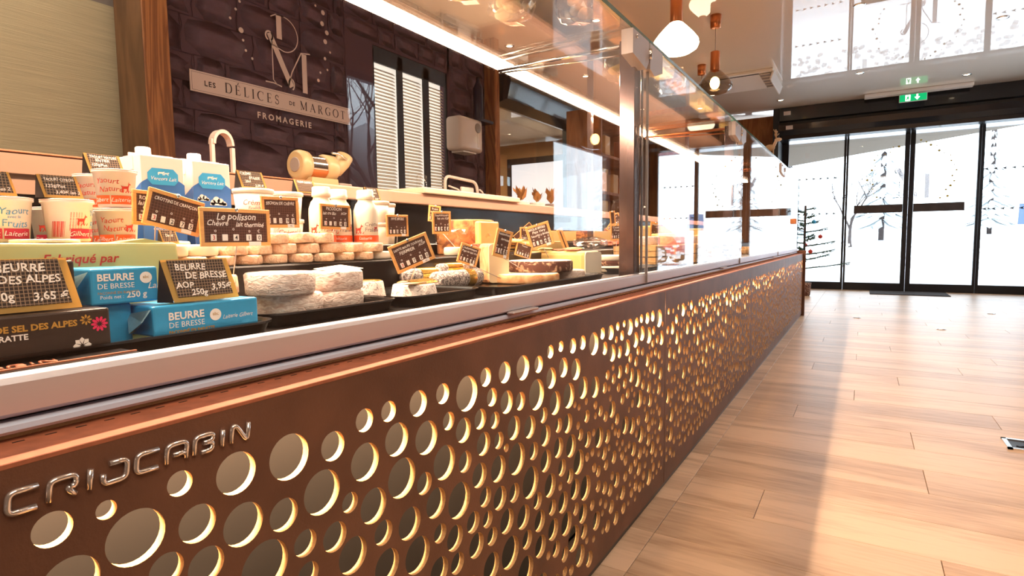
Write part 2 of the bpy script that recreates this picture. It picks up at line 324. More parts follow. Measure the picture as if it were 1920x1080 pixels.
def obj(name, bm, mats, parent=None, loc=(0, 0, 0), rot=(0, 0, 0), label=None, cat=None, group=None, kind=None, smooth=False):
    me = bpy.data.meshes.new(name)
    if isinstance(bm, bmesh.types.BMesh):
        bmesh.ops.recalc_face_normals(bm, faces=bm.faces) if len(bm.faces) < 200000 and name != 'lettering' else None
        bm.to_mesh(me); bm.free()
    else: me = bm
    if not isinstance(mats, (list, tuple)): mats = [mats]
    if not me.materials:
        for m in mats: me.materials.append(M[m] if isinstance(m, str) else m)
    if smooth:
        for p in me.polygons: p.use_smooth = True
    o = bpy.data.objects.new(name, me); C.objects.link(o); o.location = loc; o.rotation_euler = rot
    if parent: o.parent = parent
    tag(o, label, cat, group, kind); return o
def tag(o, label=None, cat=None, group=None, kind=None):
    if label: o['label'] = label
    if cat: o['category'] = cat
    if group: o['group'] = group
    if kind: o['kind'] = kind
    return o
def empty(name, loc, rot=(0, 0, 0), label=None, cat=None, group=None, kind=None):
    o = bpy.data.objects.new(name, None); o.empty_display_size = 0.05; C.objects.link(o); o.location = loc; o.rotation_euler = rot
    return tag(o, label, cat, group, kind)
def dup(root, loc, rot=None, label=None, group=None):
    def cp(o, par):
        c = o.copy(); C.objects.link(c); c.parent = par
        for ch in o.children: cp(ch, c)
        return c
    c = cp(root, None); c.location = loc
    if rot is not None: c.rotation_euler = rot
    if label: c['label'] = label
    if group: c['group'] = group
    return c
# ------------------------------------------------------------------ lights of the room
ZC = 2.76
def spot_fixture(x, y, label, e=55, col=WARM, ang=115, solid=True):
    t = empty('ceiling_spotlight', (x, y, ZC), label=label, cat='spotlight', group='recessed ceiling spotlights')
    bm = B(); lathe(bm, [(0.030, -0.004), (0.046, -0.006), (0.050, 0.0), (0.050, 0.002)], 20, cap=False); obj('trim_ring', bm, 'chrome', t)
    bm = B(); lathe(bm, [(0.030, -0.002), (0.001, -0.001)], 16, cap=False); obj('lens', bm, 'spot_lit', t)
    lamp('spot_beam', 'SPOT', (x, y, ZC - 0.02), e, col, spot_size=rad(ang), spot_blend=0.7, shadow_soft_size=0.04)
SP = [(-0.09, 5.86, 'recessed ceiling spotlight above the middle of the aisle, at the top edge'), (1.01, 6.90, 'recessed ceiling spotlight furthest right on the glossy ceiling'),
      (-0.10, 8.22, 'recessed ceiling spotlight beside the second reflected door pane'), (1.01, 9.03, 'recessed ceiling spotlight just right of the exit sign'),
      (-1.07, 9.16, 'recessed ceiling spotlight nearest the left end of the black shutter housing'), (-2.10, 4.95, 'recessed ceiling spotlight seen through the glass top near the hinge'),
      (-3.10, 5.10, 'recessed ceiling spotlight behind the wooden post, near the wall'), (-2.9, 6.51, 'recessed ceiling spotlight seen just above the light strip'), (-2.9, 8.59, 'recessed ceiling spotlight low beside the bronze post')]
for x, y, l in SP: spot_fixture(x, y, l, 26 if x > -0.5 else 22, MILD if x > -0.5 else WARM)
for x, y in ((-1.9, 0.8), (-1.9, 2.8), (0.9, 2.2), (0.9, 4.4), (0.9, 0.2), (0.5, 3.6), (-0.1, 1.2), (-2.2, 7.0), (0.7, 6.2)):
    lamp('room_spot', 'SPOT', (x, y, ZC - 0.03), 30, MILD if x > -0.5 else WARM, spot_size=rad(120), spot_blend=0.8, shadow_soft_size=0.05)
lamp('left_corner_glow', 'AREA', (-2.5, 0.6, 2.7), 22, (1.0, 0.86, 0.68), shape='RECTANGLE', size=0.8, size_y=1.6)
lamp('shop_ceiling_glow', 'AREA', (-4.8, 7.0, 2.6), 130, WARM, shape='RECTANGLE', size=2.0, size_y=4.0)
lamp('shop_rear_lamps', 'AREA', (1.0, -0.6, 2.6), 40, MILD, shape='RECTANGLE', size=1.6, size_y=1.6)

# ------------------------------------------------------------------ setting
def st(name, bm, m, parent=None, **k):
    return obj(name, bm, m, parent, kind=None if parent else 'structure', **k)
bm = B(); b6(bm, -7.2, 2.6, -2.4, 10.3, -0.12, -0.012); floor = st('floor', bm, 'grout')
random.seed(3)
def plank_mesh(L, Wd):
    bm = B(); b6(bm, 0.0008, L - 0.0008, 0.0008, Wd - 0.0008, -0.012, 0.0, bev=0.0008)
    me = bpy.data.meshes.new('plank'); bm.to_mesh(me); bm.free(); me.materials.append(M['plank']); return me
pm = {}
def plank(x, y, L, Wd):
    k = (round(L, 2), round(Wd, 2))
    if k not in pm: pm[k] = plank_mesh(L, Wd)
    o = bpy.data.objects.new('plank', pm[k]); C.objects.link(o); o.location = (x, y, 0); o.parent = floor
PW = 0.22
yy = 0.40; i = 0
while yy < 10.25:
    off = [0.655, 0.22, 0.98, 0.45, 1.2][i % 5]
    if 2.1 < yy + 0.11 < 2.4: off = 0.665
    x = -0.465
    first = True
    while x < 2.4:
        L = off if first else 1.3
        L = min(L, 2.4 - x)
        if L > 0.03: plank(x, yy, L, PW)
        x += L; first = False
    yy += PW; i += 1
yy = 0.40
while yy < 10.2:
    plank(-0.465 - 0.9, yy, 0.9, PW); yy += PW
bm = B(); b6(bm, -7.2, 2.6, -2.4, 10.3, ZC, ZC + 0.12); st('ceiling', bm, 'ceiling')
# right wall with two windows
bm = B()
for (y0, y1, z0, z1) in ((-2.4, 3.33, 0, ZC), (3.33, 3.86, 0, 0.9), (3.33, 3.86, 2.2, ZC), (3.86, 6.93, 0, ZC), (6.93, 9.08, 0, 0.9), (6.93, 9.08, 2.2, ZC), (9.08, 10.3, 0, ZC)):
    b6(bm, 2.4, 2.6, y0, y1, z0, z1)
st('wall_right', bm, 'wall_brown')
for n, (y0, y1) in enumerate(((3.33, 3.86), (6.93, 9.08))):
    bm = B()
    for a in ((y0, y0 + .05, .9, 2.2), (y1 - .05, y1, .9, 2.2), (y0, y1, .9, .95), (y0, y1, 2.15, 2.2)): b6(bm, 2.44, 2.50, *a)
    w = st('window_%d' % (n + 1), bm, 'black'); bm = B(); b6(bm, 2.465, 2.472, y0 + .04, y1 - .04, .94, 2.16); obj('pane', bm, 'glass_door', w)
bm = B(); b6(bm, -7.2, 2.6, -2.6, -2.4, 0, ZC); st('wall_near', bm, 'wall_brown')
# ---- back wall, plum stones
XW = -3.22
random.seed(11)
bm = B()
for (y0, y1, z0, z1) in ((1.62, 3.02, 0, ZC), (3.02, 4.25, 2.30, ZC), (3.02, 4.25, 0, 0.95), (4.22, 4.80, 0, ZC), (3.02, 3.30, 0.95, 2.30)):
    b6(bm, XW - 0.3, XW, y0, y1, z0, z1)
wb = st('wall_back', bm, 'mortar')
smesh = []
for k in range(7):
    bm = B(); box(bm, (0, 0, 0), (0.05, 1, 1), None, 0)
    bmesh.ops.subdivide_edges(bm, edges=[e for e in bm.edges], cuts=2, use_grid_fill=True)
    for v in bm.verts:
        d = max(abs(v.co.y), abs(v.co.z)); n_ = noise.noise(Vector((v.co.y * 3 + k * 7, v.co.z * 3, k)))
        if v.co.x > 0.01: v.co.x = 0.010 - (0.007 if d > 0.45 else 0.0) + 0.005 * n_
        v.co.y += 0.06 * noise.noise(Vector((v.co.z * 4, k * 3.3, v.co.x))); v.co.z += 0.10 * noise.noise(Vector((v.co.y * 4, k * 5.1, 2)))
    me = bpy.data.meshes.new('stone'); bm.to_mesh(me); bm.free(); me.materials.append(M['stone']); 
    for p in me.polygons: p.use_smooth = True
    smesh.append(me)
def stones(y0, y1, z0, z1):
    z = z0
    while z < z1 - 0.04:
        h = min(random.uniform(0.12, 0.22), z1 - z); y = y0
        while y < y1 - 0.03:
            w = random.uniform(0.18, 0.46)
            if y + w > y1 - 0.08: w = y1 - y
            o = bpy.data.objects.new('stone', random.choice(smesh)); C.objects.link(o); o.parent = wb
            o.location = (XW - 0.0045, y + w / 2, z + h / 2); o.scale = (1, w - 0.003, h - 0.003); y += w
        z += h
stones(1.66, 3.02, 0.88, ZC - .01); stones(3.02, 4.22, 2.32, ZC - .01); stones(4.25, 4.80, 0.95, ZC - .01)
# blind on the far left with its rail
bm = B(); b6(bm, -3.42, -3.40, -0.6, 1.60, 0.85, 2.05); o_ = obj('roller_blind', bm, 'blind', label='woven beige roller blind covering the wall left of the wooden posts', cat='blind')
bm = B(); b6(bm, -3.46, -3.40, -0.6, 1.60, 2.05, 2.16); obj('blind_cassette', bm, 'greyplast', o_)
bm = B(); b6(bm, -3.55, -3.46, -2.4, 1.615, 0, ZC); st('wall_left', bm, 'wall_white')
# wooden posts
bm = B(); b6(bm, -3.25, -3.0, 1.535, 1.66, 0, ZC, 0.004); wp = obj('wooden_post', bm, 'post', label='orange grained wooden post left of the plum stone wall', cat='post')
bm = B(); b6(bm, -3.25, -3.004, 1.530, 1.5345, 0, ZC); obj('side_board', bm, 'postbrown', wp)  # board gives this side of the post a darker brown
bm = B(); b6(bm, -3.215, -3.09, 4.802, 4.885, 0, ZC, 0.004); obj('wooden_post', bm, 'post', label='slim wooden post right of the beige wall dispenser', cat='post')
# inner window with three blinds
bm = B()
for a in ((3.26, 3.32, .95, 2.28), (3.58, 3.64, .95, 2.28), (3.90, 3.97, .95, 2.28), (4.20, 4.26, .95, 2.28), (3.26, 4.26, 2.18, 2.30), (3.26, 4.26, .95, 1.0)): b6(bm, -3.245, -3.228, *a)
w3 = st('window_3', bm, 'black')
for (y0, y1) in ((3.32, 3.58), (3.64, 3.90), (3.97, 4.20)):
    z = 1.01
    me = None
    while z < 2.17:
        if me is None:
            bm = B(); box(bm, (0, 0, 0), (0.034, y1 - y0 - .01, 0.003), Matrix.Rotation(rad(38), 3, 'Y')); o = obj('blind_slat', bm, 'venetian', w3, loc=(-3.265, (y0 + y1) / 2, z)); me = o.data
        else:
            o = bpy.data.objects.new('blind_slat', me); C.objects.link(o); o.parent = w3; o.location = (-3.265, (y0 + y1) / 2, z)
        z += 0.027
bm = B(); b6(bm, -3.315, -3.30, 3.305, 4.215, 0.955, 2.295); obj('daylit_pane', bm, mat('daylit frosted pane', (0.9, 0.9, 0.9), 0.6, emit=(1.0, 0.90, 0.78), es=0.75), w3)
# wide opening to the neighbouring room, black lintel and frame
bm = B(); b6(bm, -3.5, XW, 4.88, 10.3, 2.36, ZC); b6(bm, -3.5, XW, 9.3, 10.3, 0, 2.36); st('wall_far_left', bm, 'wood_panel')
bm = B(); prism(bm, [(-3.18, 2.16), (-3.02, 2.20), (-2.98, 2.36), (-3.02, 2.52), (-3.215, 2.52), (-3.215, 2.16)], 'y', 4.92, 8.9)
o = obj('shutter_box', bm, 'shutter', label='long dark roller shutter box above the opening behind the counter', cat='shutter')
bm = B()
for a in ((4.90, 4.98, 0.9, 2.36), (8.72, 8.86, 0.9, 2.36), (6.9, 6.98, 0.9, 2.36), (4.9, 8.86, 0.85, 0.97)): b6(bm, -3.40, -3.26, *a)
w4 = st('window_4', bm, 'black'); bm = B(); b6(bm, -3.335, -3.328, 4.95, 8.75, 0.95, 2.36); obj('pane', bm, 'glass_door', w4)
bm = B(); b6(bm, -7.2, -7.0, -2.4, 14, 0, ZC); b6(bm, -7.2, -3.5, 13.8, 14, 0, ZC)
b6(bm, -7.0, -3.5, 9.902, 9.949, 0, ZC - .06); st('wall_adjoining', bm, mat('ochre plaster', (0.55, 0.36, 0.18), 0.8, var=0.05))
bm = B(); b6(bm, -7.2, -3.5, 10.3, 14, ZC, ZC + .1); b6(bm, -7.2, -3.5, 10.3, 14, -.1, 0); st('floor_adjoining', bm, 'wood_panel')
bm = B(); b6(bm, -6.08, -4.3, 9.86, 9.90, 1.1, 2.42); w5 = st('window_5', bm, 'black'); bm = B(); b6(bm, -5.97, -4.4, 9.85, 9.858, 1.2, 2.30)
obj('backlit_blind', bm, mat('daylit blind', (0.9, 0.9, 0.95), 0.6, emit=(0.80, 0.86, 1.0), es=0.75), w5)

# ------------------------------------------------------------------ entrance wall
YD = 10.3
bm = B(); b6(bm, -7.0, -1.23, 9.95, 10.1, 0, ZC - .06); st('wall_front', bm, 'wood_panel')
bm = B(); b6(bm, 2.16, 2.4, 9.7, 10.4, 0, ZC); st('wall_front_right', bm, 'wall_dark')
leaf = [(-1.23, -0.262, -1.06, -0.292), (-0.258, 0.538, -0.230, 0.478), (0.542, 1.352, 0.602, 1.322), (1.356, 2.16, 1.390, 2.03)]
def leafpart(n, x0, x1, g0, g1):
    bm = B(); b6(bm, x0, g0, YD - .03, YD + .03, 0.0, 2.42, 0.002); d = st('door_%d' % n, bm, 'black')
    bm = B(); b6(bm, g1, x1, YD - .03, YD + .03, 0.0, 2.42, 0.002); obj('stile', bm, 'black', d)
    bm = B(); b6(bm, g0, g1, YD - .028, YD + .028, 0.0, 0.115, 0.002); obj('rail', bm, 'black', d)
    bm = B(); b6(bm, g0, g1, YD - .028, YD + .028, 2.29, 2.42, 0.002); obj('rail', bm, 'black', d)
    bm = B(); b6(bm, g0 - .004, g1 + .004, YD - .004, YD + .004, 0.11, 2.295); obj('pane', bm, 'glass_door', d); return d
D = [leafpart(i + 1, *l) for i, l in enumerate(leaf)]
def arrow(bm, x, z, s):
    y = YD - 0.006; w = 0.030 * s; h = 0.020
    vs = [(x - w, z + h), (x + w, z), (x - w, z - h), (x - w * .45, z)]
    bm.faces.new([bm.verts.new((a, y, b)) for a, b in vs])
for di, (x0, x1, s) in ((0, (-0.99, -0.31, 1)), (3, (1.42, 2.0, -1))):
    for z in (1.725, 1.177):
        bm = B(); x = x0
        while x < x1: arrow(bm, x, z, s); x += 0.098
        obj('arrow_decal', bm, 'inkblack', D[di])
def fbx(bm, x0, x1, z0, z1, y=YD - 0.007): bm.faces.new([bm.verts.new(p) for p in ((x0, y, z0), (x1, y, z0), (x1, y, z1), (x0, y, z1))])
bm = B(); b6(bm, -0.14, 0.476, YD - .010, YD - .006, 1.165, 1.285); obj('film_band', bm, 'stripbrown', D[1])
bm = B(); b6(bm, 0.604, 1.20, YD - .010, YD - .006, 1.165, 1.285); obj('film_band', bm, 'stripbrown', D[2])
# ring of gold and grey vinyl dots with the shop monogram on the two sliding leaves
random.seed(5)
for di, (lo, hi) in ((1, (-0.225, 0.474)), (2, (0.606, 1.318))):
    bm = B()
    for k in range(46):
        a = 2 * PI * k / 46; r = 0.50 + random.uniform(-.045, .045); x = 0.56 + r * math.cos(a); z = 1.66 + r * 1.05 * math.sin(a)
        rr = random.choice((0.008, 0.012, 0.017))
        if lo + .02 < x < hi - .02 and z > 1.35:
            bm.faces.new([bm.verts.new((x + rr * math.cos(t * PI / 5), YD - .008, z + rr * math.sin(t * PI / 5))) for t in range(10)])
    obj('vinyl_dots', bm, 'gold', D[di])
def stroke(bm, pts, w0, w1=None, ax='x', off=0.0, mi=0):
    """flat ribbon of varying width in the plane normal to ax; pts in (a, z)"""
    n = len(pts); L_ = []; R_ = []
    for i, p in enumerate(pts):
        a = pts[max(0, i - 1)]; b = pts[min(n - 1, i + 1)]; dx, dz = b[0] - a[0], b[1] - a[1]; l = math.hypot(dx, dz) or 1
        w = (w0 if w1 is None else (w0 if callable(w0) is False else 0) + (w1 - w0) * i / (n - 1)) / 2
        if len(p) > 2: w = p[2] / 2
        L_.append((p[0] - dz / l * w, p[1] + dx / l * w)); R_.append((p[0] + dz / l * w, p[1] - dx / l * w))
    def V(q): return bm.verts.new((off, q[0], q[1]) if ax == 'x' else (q[0], off, q[1]))
    A = [V(q) for q in L_]; Q = [V(q) for q in R_]
    for i in range(n - 1):
        bm.faces.new((A[i], Q[i], Q[i + 1], A[i + 1])).material_index = mi
def arc(cx, cz, rx, rz, a0, a1, n=14, w=None):
    out = []
    for i in range(n + 1):
        a = rad(a0 + (a1 - a0) * i / n); p = (cx + rx * math.cos(a), cz + rz * math.sin(a)); out.append(p if w is None else p + (w,))
    return out
def monogram(bm, ax, off, ox, oz, s):
    """interlaced D and M, unit height 1, origin at foot centre"""
    def T(pts): return [(ox + p[0] * s, oz + p[1] * s) + tuple(q * s for q in p[2:]) for p in pts]
    t = 0.014
    stroke(bm, T([(-.22, .93), (-.13, .985), (0.0, .985)]), t * s, None, ax, off)
    stroke(bm, T([(-.09, .985), (-.09, .66)]), .085 * s, None, ax, off)
    stroke(bm, T([(-.13, .985)] + arc(-.02, .745, .24, .24, 88, -92, 20)), t * s, None, ax, off)
    stroke(bm, T([(-.02, .505), (-.12, .53), (-.20, .56)]), t * s, None, ax, off)
    stroke(bm, T(arc(-.255, .66, .055, .06, -60, 250, 16)), t * 1.6 * s, None, ax, off)
    stroke(bm, T([(-.25, .70), (-.05, .30), (.09, .04)]), .085 * s, None, ax, off)
    stroke(bm, T(arc(.085, .075, .045, .075, 200, -70, 14)), t * 1.6 * s, None, ax, off)
    stroke(bm, T([(.04, .08), (.10, .25), (.27, .56), (.43, .585)]), t * 1.3 * s, None, ax, off)
    stroke(bm, T([(-.215, .60), (-.215, .08), (-.15, .015)]), t * s, None, ax, off)
    stroke(bm, T([(-.34, .03), (-.215, .035), (-.08, .01)]), t * 1.2 * s, None, ax, off)
    stroke(bm, T([(.32, .555), (.32, .0)]), .085 * s, None, ax, off)
for di, (lo, hi) in ((1, (-9, 0.474)), (2, (0.606, 9))):
    bm = B(); monogram(bm, 'y', YD - 0.0075 + 0.0002 * di, 0.56, 1.36, 0.62)
    geom = bm.verts[:] + bm.edges[:] + bm.faces[:]
    bmesh.ops.bisect_plane(bm, geom=geom, plane_co=(hi if di == 1 else lo, 0, 0), plane_no=(1 if di == 1 else -1, 0, 0), clear_outer=True)
    obj('monogram_decal', bm, 'vinyl', D[di])
# shutter housings above the doors
sh = empty('shutter_housing', (0.45, 9.9, 2.3), label='black twin roller shutter housing above the entrance doors', cat='shutter')
def relp(o, bm, name, m): # mesh given in world coordinates
    for v in bm.verts: v.co -= Vector(o.location)
    return obj(name, bm, m, o)
bm = B(); b6(bm, -1.15, 2.15, 9.72, 10.27, 2.56, ZC - .002, 0.006); relp(sh, bm, 'upper_box', 'shutter')
bm = B(); prism(bm, [(9.74, 2.56), (9.70, 2.50), (9.72, 2.42), (9.80, 2.36), (10.27, 2.36), (10.27, 2.56)], 'x', -1.15, 2.15); relp(sh, bm, 'middle_box', 'shutter')
bm = B(); prism(bm, [(9.84, 2.36), (9.86, 2.31), (9.95, 2.29), (10.27, 2.29), (10.27, 2.36)], 'x', -1.15, 2.15); relp(sh, bm, 'lower_box', 'shutter')
bm = B(); b6(bm, -1.23, -1.15, 9.72, 10.27, 0, ZC - .002); relp(sh, bm, 'side_post', 'black')
for x0, z0 in ((-1.085, 2.645), (-1.05, 2.43)):
    bm = B(); b6(bm, x0, x0 + .095, 9.700, 9.718 if z0 > 2.5 else 9.712, z0, z0 + .055); relp(sh, bm, 'sticker', 'dispenser')
bm = B(); b6(bm, -0.05, 1.14, 9.46, 9.60, 2.715, ZC - .002, 0.003); obj('access_panel', bm, 'acwhite', label='long white panel fixed to the ceiling in front of the shutter housing', cat='panel')
ex = empty('exit_sign', (0.505, 9.50, 2.60), label='green illuminated emergency exit sign above the doors', cat='sign')
bm = B(); b6(bm, -.155, .155, -.012, .012, 0, .10, 0.003); obj('housing', bm, 'white', ex)
bm = B(); b6(bm, -.148, .148, -.0155, -.0125, .006, .094); obj('green_panel', bm, 'exitgreen', ex)
bm = B()
def yq(bm, pts, y=-.0165): bm.faces.new([bm.verts.new((a, y, b)) for a, b in pts])
yq(bm, [(-.085, .012), (-.03, .012), (-.03, .088), (-.085, .088)]); 
obj('door_symbol', bm, 'exitwhite', ex); bm = B()
yq(bm, [(.035, .055), (.015, .055), (.045, .016), (.075, .055), (.055, .055), (.055, .088), (.035, .088)])
obj('arrow', bm, 'exitwhite', ex)
bm = B(); yq(bm, [(-.062, .07), (-.05, .07), (-.05, .083), (-.062, .083)], -.0175); yq(bm, [(-.072, .042), (-.045, .046), (-.048, .068), (-.066, .068)], -.0175); yq(bm, [(-.078, .018), (-.066, .018), (-.055, .044), (-.068, .044)], -.0175); yq(bm, [(-.052, .02), (-.040, .028), (-.048, .046), (-.058, .044)], -.0175)
obj('running_figure', bm, 'exitgreen', ex)
bm = B(); b6(bm, 0.10, 1.02, 9.55, 10.16, 0.0005, 0.010, 0.003); obj('door_mat', bm, 'matdark', label='dark recessed mat on the floor in front of the doors', cat='mat')
# floor box
fb = empty('floor_socket', (0.56, 2.84, 0), label='small square metal floor socket on the planks at the right edge', cat='socket')
bm = B()
for a in ((-.07, .07, -.07, -.055), (-.07, .07, .055, .07), (-.07, -.055, -.07, .07), (.055, .07, -.07, .07)): b6(bm, *a, 0.0, 0.006)
obj('frame', bm, 'chrome', fb); bm = B(); b6(bm, -.055, .055, -.055, .055, 0.0, 0.003); box(bm, (0, 0, .004), (.09, .012, .004), Matrix.Rotation(.7, 3, 'Z')); obj('lid', bm, 'black', fb)
for x, y, l in ((-0.03, 6.68, 'tiny metal floor stud nearest the counter end'), (0.60, 6.14, 'tiny metal floor stud right of the other, in mid floor'), (1.15, 7.6, 'tiny metal floor stud far right before the doors')):
    bm = B(); lathe(bm, [(0.035, 0.0), (0.033, 0.005), (0.012, 0.007), (0.001, 0.007)], 16); obj('floor_stud', bm, 'chrome', loc=(x, y, 0), label=l, cat='floor stud')

# ------------------------------------------------------------------ air conditioner in the ceiling
ac = empty('air_conditioner', (-1.31, 7.8, ZC), (0, 0, 0), 'white ceiling cassette air conditioner with open louvre', 'air conditioner')
bm = B(); b6(bm, -.40, .36, -.42, .42, -.03, -.001, 0.004); obj('panel', bm, 'acwhite', ac)
bm = B(); b6(bm, -.36, .20, -.36, -.33, -.033, -.029); obj('slot', bm, 'inkblack', ac)
bm = B(); box(bm, (.345, .02, -.075), (.02, .82, .10), Matrix.Rotation(rad(20), 3, 'Y'), 0.003); obj('louvre', bm, 'acwhite', ac)
bm = B(); b6(bm, .20, .32, -.34, .36, -.036, -.029); obj('vent', bm, 'greyplast', ac)
for k in range(6):
    bm = B(); b6(bm, .20, .32, -.34 + k * .135, -.33 + k * .135, -.045, -.030); obj('vane', bm, 'acwhite', ac)
# ------------------------------------------------------------------ pendants
def pendant(x, y, zb, kind, label, d=0.30):
    t = empty('pendant_lamp', (x, y, zb), label=label, cat='pendant lamp')
    pr = [(0.001, 0.0), (0.05, 0.002), (0.10, 0.016), (0.138, 0.04), (0.150, 0.068), (0.145, 0.095), (0.115, 0.135), (0.075, 0.178), (0.048, 0.205), (0.036, 0.213)]
    bm = B(); lathe(bm, pr, 32, cap=False); obj('shade', bm, 'smoke' if kind == 'smoke' else 'shade_lit', t)
    bm = B(); lathe(bm, [(0.038, 0.205), (0.040, 0.21), (0.040, 0.365), (0.036, 0.37), (0.001, 0.37)], 24, cap=False); obj('stem', bm, 'copper', t)
    bm = B(); tube(bm, [(0, 0, .37), (0, 0, ZC - zb - .1)], .0025, 6); obj('cord', bm, 'greyplast', t)
    bm = B(); lathe(bm, [(0.028, -.11), (0.045, -.105), (0.048, 0.0)], 20, Matrix.Translation((0, 0, ZC - zb)), cap=True); obj('ceiling_cup', bm, 'copper', t)
    if kind == 'smoke':
        bm = B(); ellipsoid(bm, (0, 0, .10), (.042, .042, .055)); obj('bulb', bm, 'bulb', t)
    if kind == 'smoke': lamp('pendant_light', 'POINT', (x, y, zb + .10), 10, WARM, shadow_soft_size=0.03)
pendant(-1.12, 4.0, 2.04, 'opal', 'white glowing cone-shaped pendant lamp with copper stem above the glass counter')
pendant(-1.17, 5.42, 2.08, 'smoke', 'smoked glass pendant lamp with visible glowing bulb and copper stem')
pendant(-1.62, 6.84, 2.02, 'opal', 'furthest copper pendant lamp, half hidden by the counter glass edge')
pendant(1.2, 5.5, 1.72, 'smoke', 'smoked pendant lamp over the aisle, seen only as a reflection in the counter glass')
# ------------------------------------------------------------------ display counter
XC = -0.525
YE = 6.64
ctr = empty('display_counter', (-0.95, 0, 0), label='long refrigerated cheese counter with rust brown pierced front and glass case', cat='counter')
def cp(name, bm, m, **k):
    for v in bm.verts: v.co -= Vector((-0.95, 0, 0))
    return obj(name, bm, m, ctr, **k)
HOLES=[(0.217,0.584,0.0083),(0.180,0.584,0.0143),(0.238,0.551,0.0252),(0.277,0.584,0.0121),(0.332,0.574,0.0221),(0.394,0.570,0.0261),(0.291,0.540,0.0187),(0.337,0.519,0.0229),(0.384,0.509,0.0186),(0.189,0.536,0.0217),(0.261,0.510,0.0160),(0.297,0.496,0.0186),(0.359,0.463,0.0289),(0.410,0.465,0.0160),(0.452,0.453,0.0186),(0.412,0.427,0.0151),(0.454,0.563,0.0182),(0.505,0.580,0.0153),(0.548,0.580,0.0143),(0.607,0.576,0.0191),(0.662,0.577,0.0161),(0.723,0.563,0.0293),(0.776,0.578,0.0165),(0.835,0.574,0.0197),(0.898,0.570,0.0241),(0.958,0.565,0.0174),(1.007,0.581,0.0140),(1.054,0.584,0.0117),(1.111,0.576,0.0170),(1.162,0.575,0.0166),(1.224,0.563,0.0278),(0.436,0.514,0.0270),(0.504,0.527,0.0248),(0.562,0.538,0.0234),(0.623,0.522,0.0253),(0.675,0.532,0.0147),(0.712,0.507,0.0206),(0.759,0.512,0.0178),(0.802,0.498,0.0154),(0.794,0.540,0.0164),(0.841,0.520,0.0215),(0.888,0.510,0.0178),(0.949,0.508,0.0313),(1.010,0.527,0.0223),(1.065,0.538,0.0217),(1.126,0.522,0.0247),(0.477,0.485,0.0133),(0.516,0.465,0.0238),(0.570,0.482,0.0284),(0.616,0.457,0.0169),(0.663,0.472,0.0272),(0.715,0.455,0.0179),(0.767,0.468,0.0206),(0.814,0.459,0.0156),(0.864,0.467,0.0228),(0.922,0.452,0.0227),(0.977,0.460,0.0165),(1.027,0.472,0.0254),(1.091,0.472,0.0285),(1.164,0.473,0.0264),(0.450,0.454,0.0175),(0.479,0.417,0.0238),(0.532,0.422,0.0173),(0.583,0.412,0.0236),(0.641,0.418,0.0234),(0.698,0.399,0.0297),(0.754,0.419,0.0216),(0.811,0.410,0.0243),(0.873,0.407,0.0305),(0.936,0.401,0.0182),(0.984,0.417,0.0225),(1.042,0.421,0.0164),(1.086,0.413,0.0222),(0.537,0.374,0.0235),(0.598,0.359,0.0273),(0.645,0.311,0.0220),(0.685,0.344,0.0211),(0.690,0.301,0.0177),(0.649,0.368,0.0152),(0.734,0.348,0.0184),(0.776,0.335,0.0153),(0.770,0.376,0.0178),(0.815,0.356,0.0217),(0.863,0.347,0.0185),(0.923,0.344,0.0319),(0.985,0.365,0.0235),(1.041,0.374,0.0226),(1.101,0.359,0.0260),(1.150,0.369,0.0142),(1.189,0.346,0.0198),(0.742,0.305,0.0216),(0.789,0.299,0.0163),(0.837,0.305,0.0234),(0.895,0.288,0.0241),(0.950,0.297,0.0177),(1.003,0.308,0.0253),(1.057,0.326,0.0191),(1.095,0.294,0.0172),(1.140,0.310,0.0288),(1.048,0.289,0.0095),(0.785,0.247,0.0252),(0.847,0.242,0.0307),(0.908,0.238,0.0193),(0.958,0.253,0.0223),(1.012,0.258,0.0172),(1.061,0.249,0.0240),(1.120,0.255,0.0240),(1.176,0.237,0.0301),(0.901,0.179,0.0300),(0.960,0.200,0.0233),(1.015,0.210,0.0233),(1.077,0.195,0.0268),(1.125,0.208,0.0151),(1.162,0.182,0.0232),(1.028,0.162,0.0179),(1.068,0.131,0.0170),(1.113,0.146,0.0301),(1.168,0.137,0.0182),(1.146,0.090,0.0257),(1.197,0.057,0.0197),(1.276,0.579,0.0148),(1.329,0.574,0.0195),(1.377,0.583,0.0115),(1.423,0.584,0.0096),(1.465,0.570,0.0233),(1.520,0.575,0.0138),(1.560,0.581,0.0127),(1.611,0.576,0.0174),(1.662,0.576,0.0169),(1.725,0.562,0.0282),(1.291,0.541,0.0170),(1.341,0.521,0.0230),(1.367,0.550,0.0093),(1.408,0.555,0.0139),(1.391,0.515,0.0172),(1.446,0.517,0.0231),(1.512,0.528,0.0230),(1.566,0.538,0.0223),(1.626,0.524,0.0254),(1.673,0.532,0.0140)]
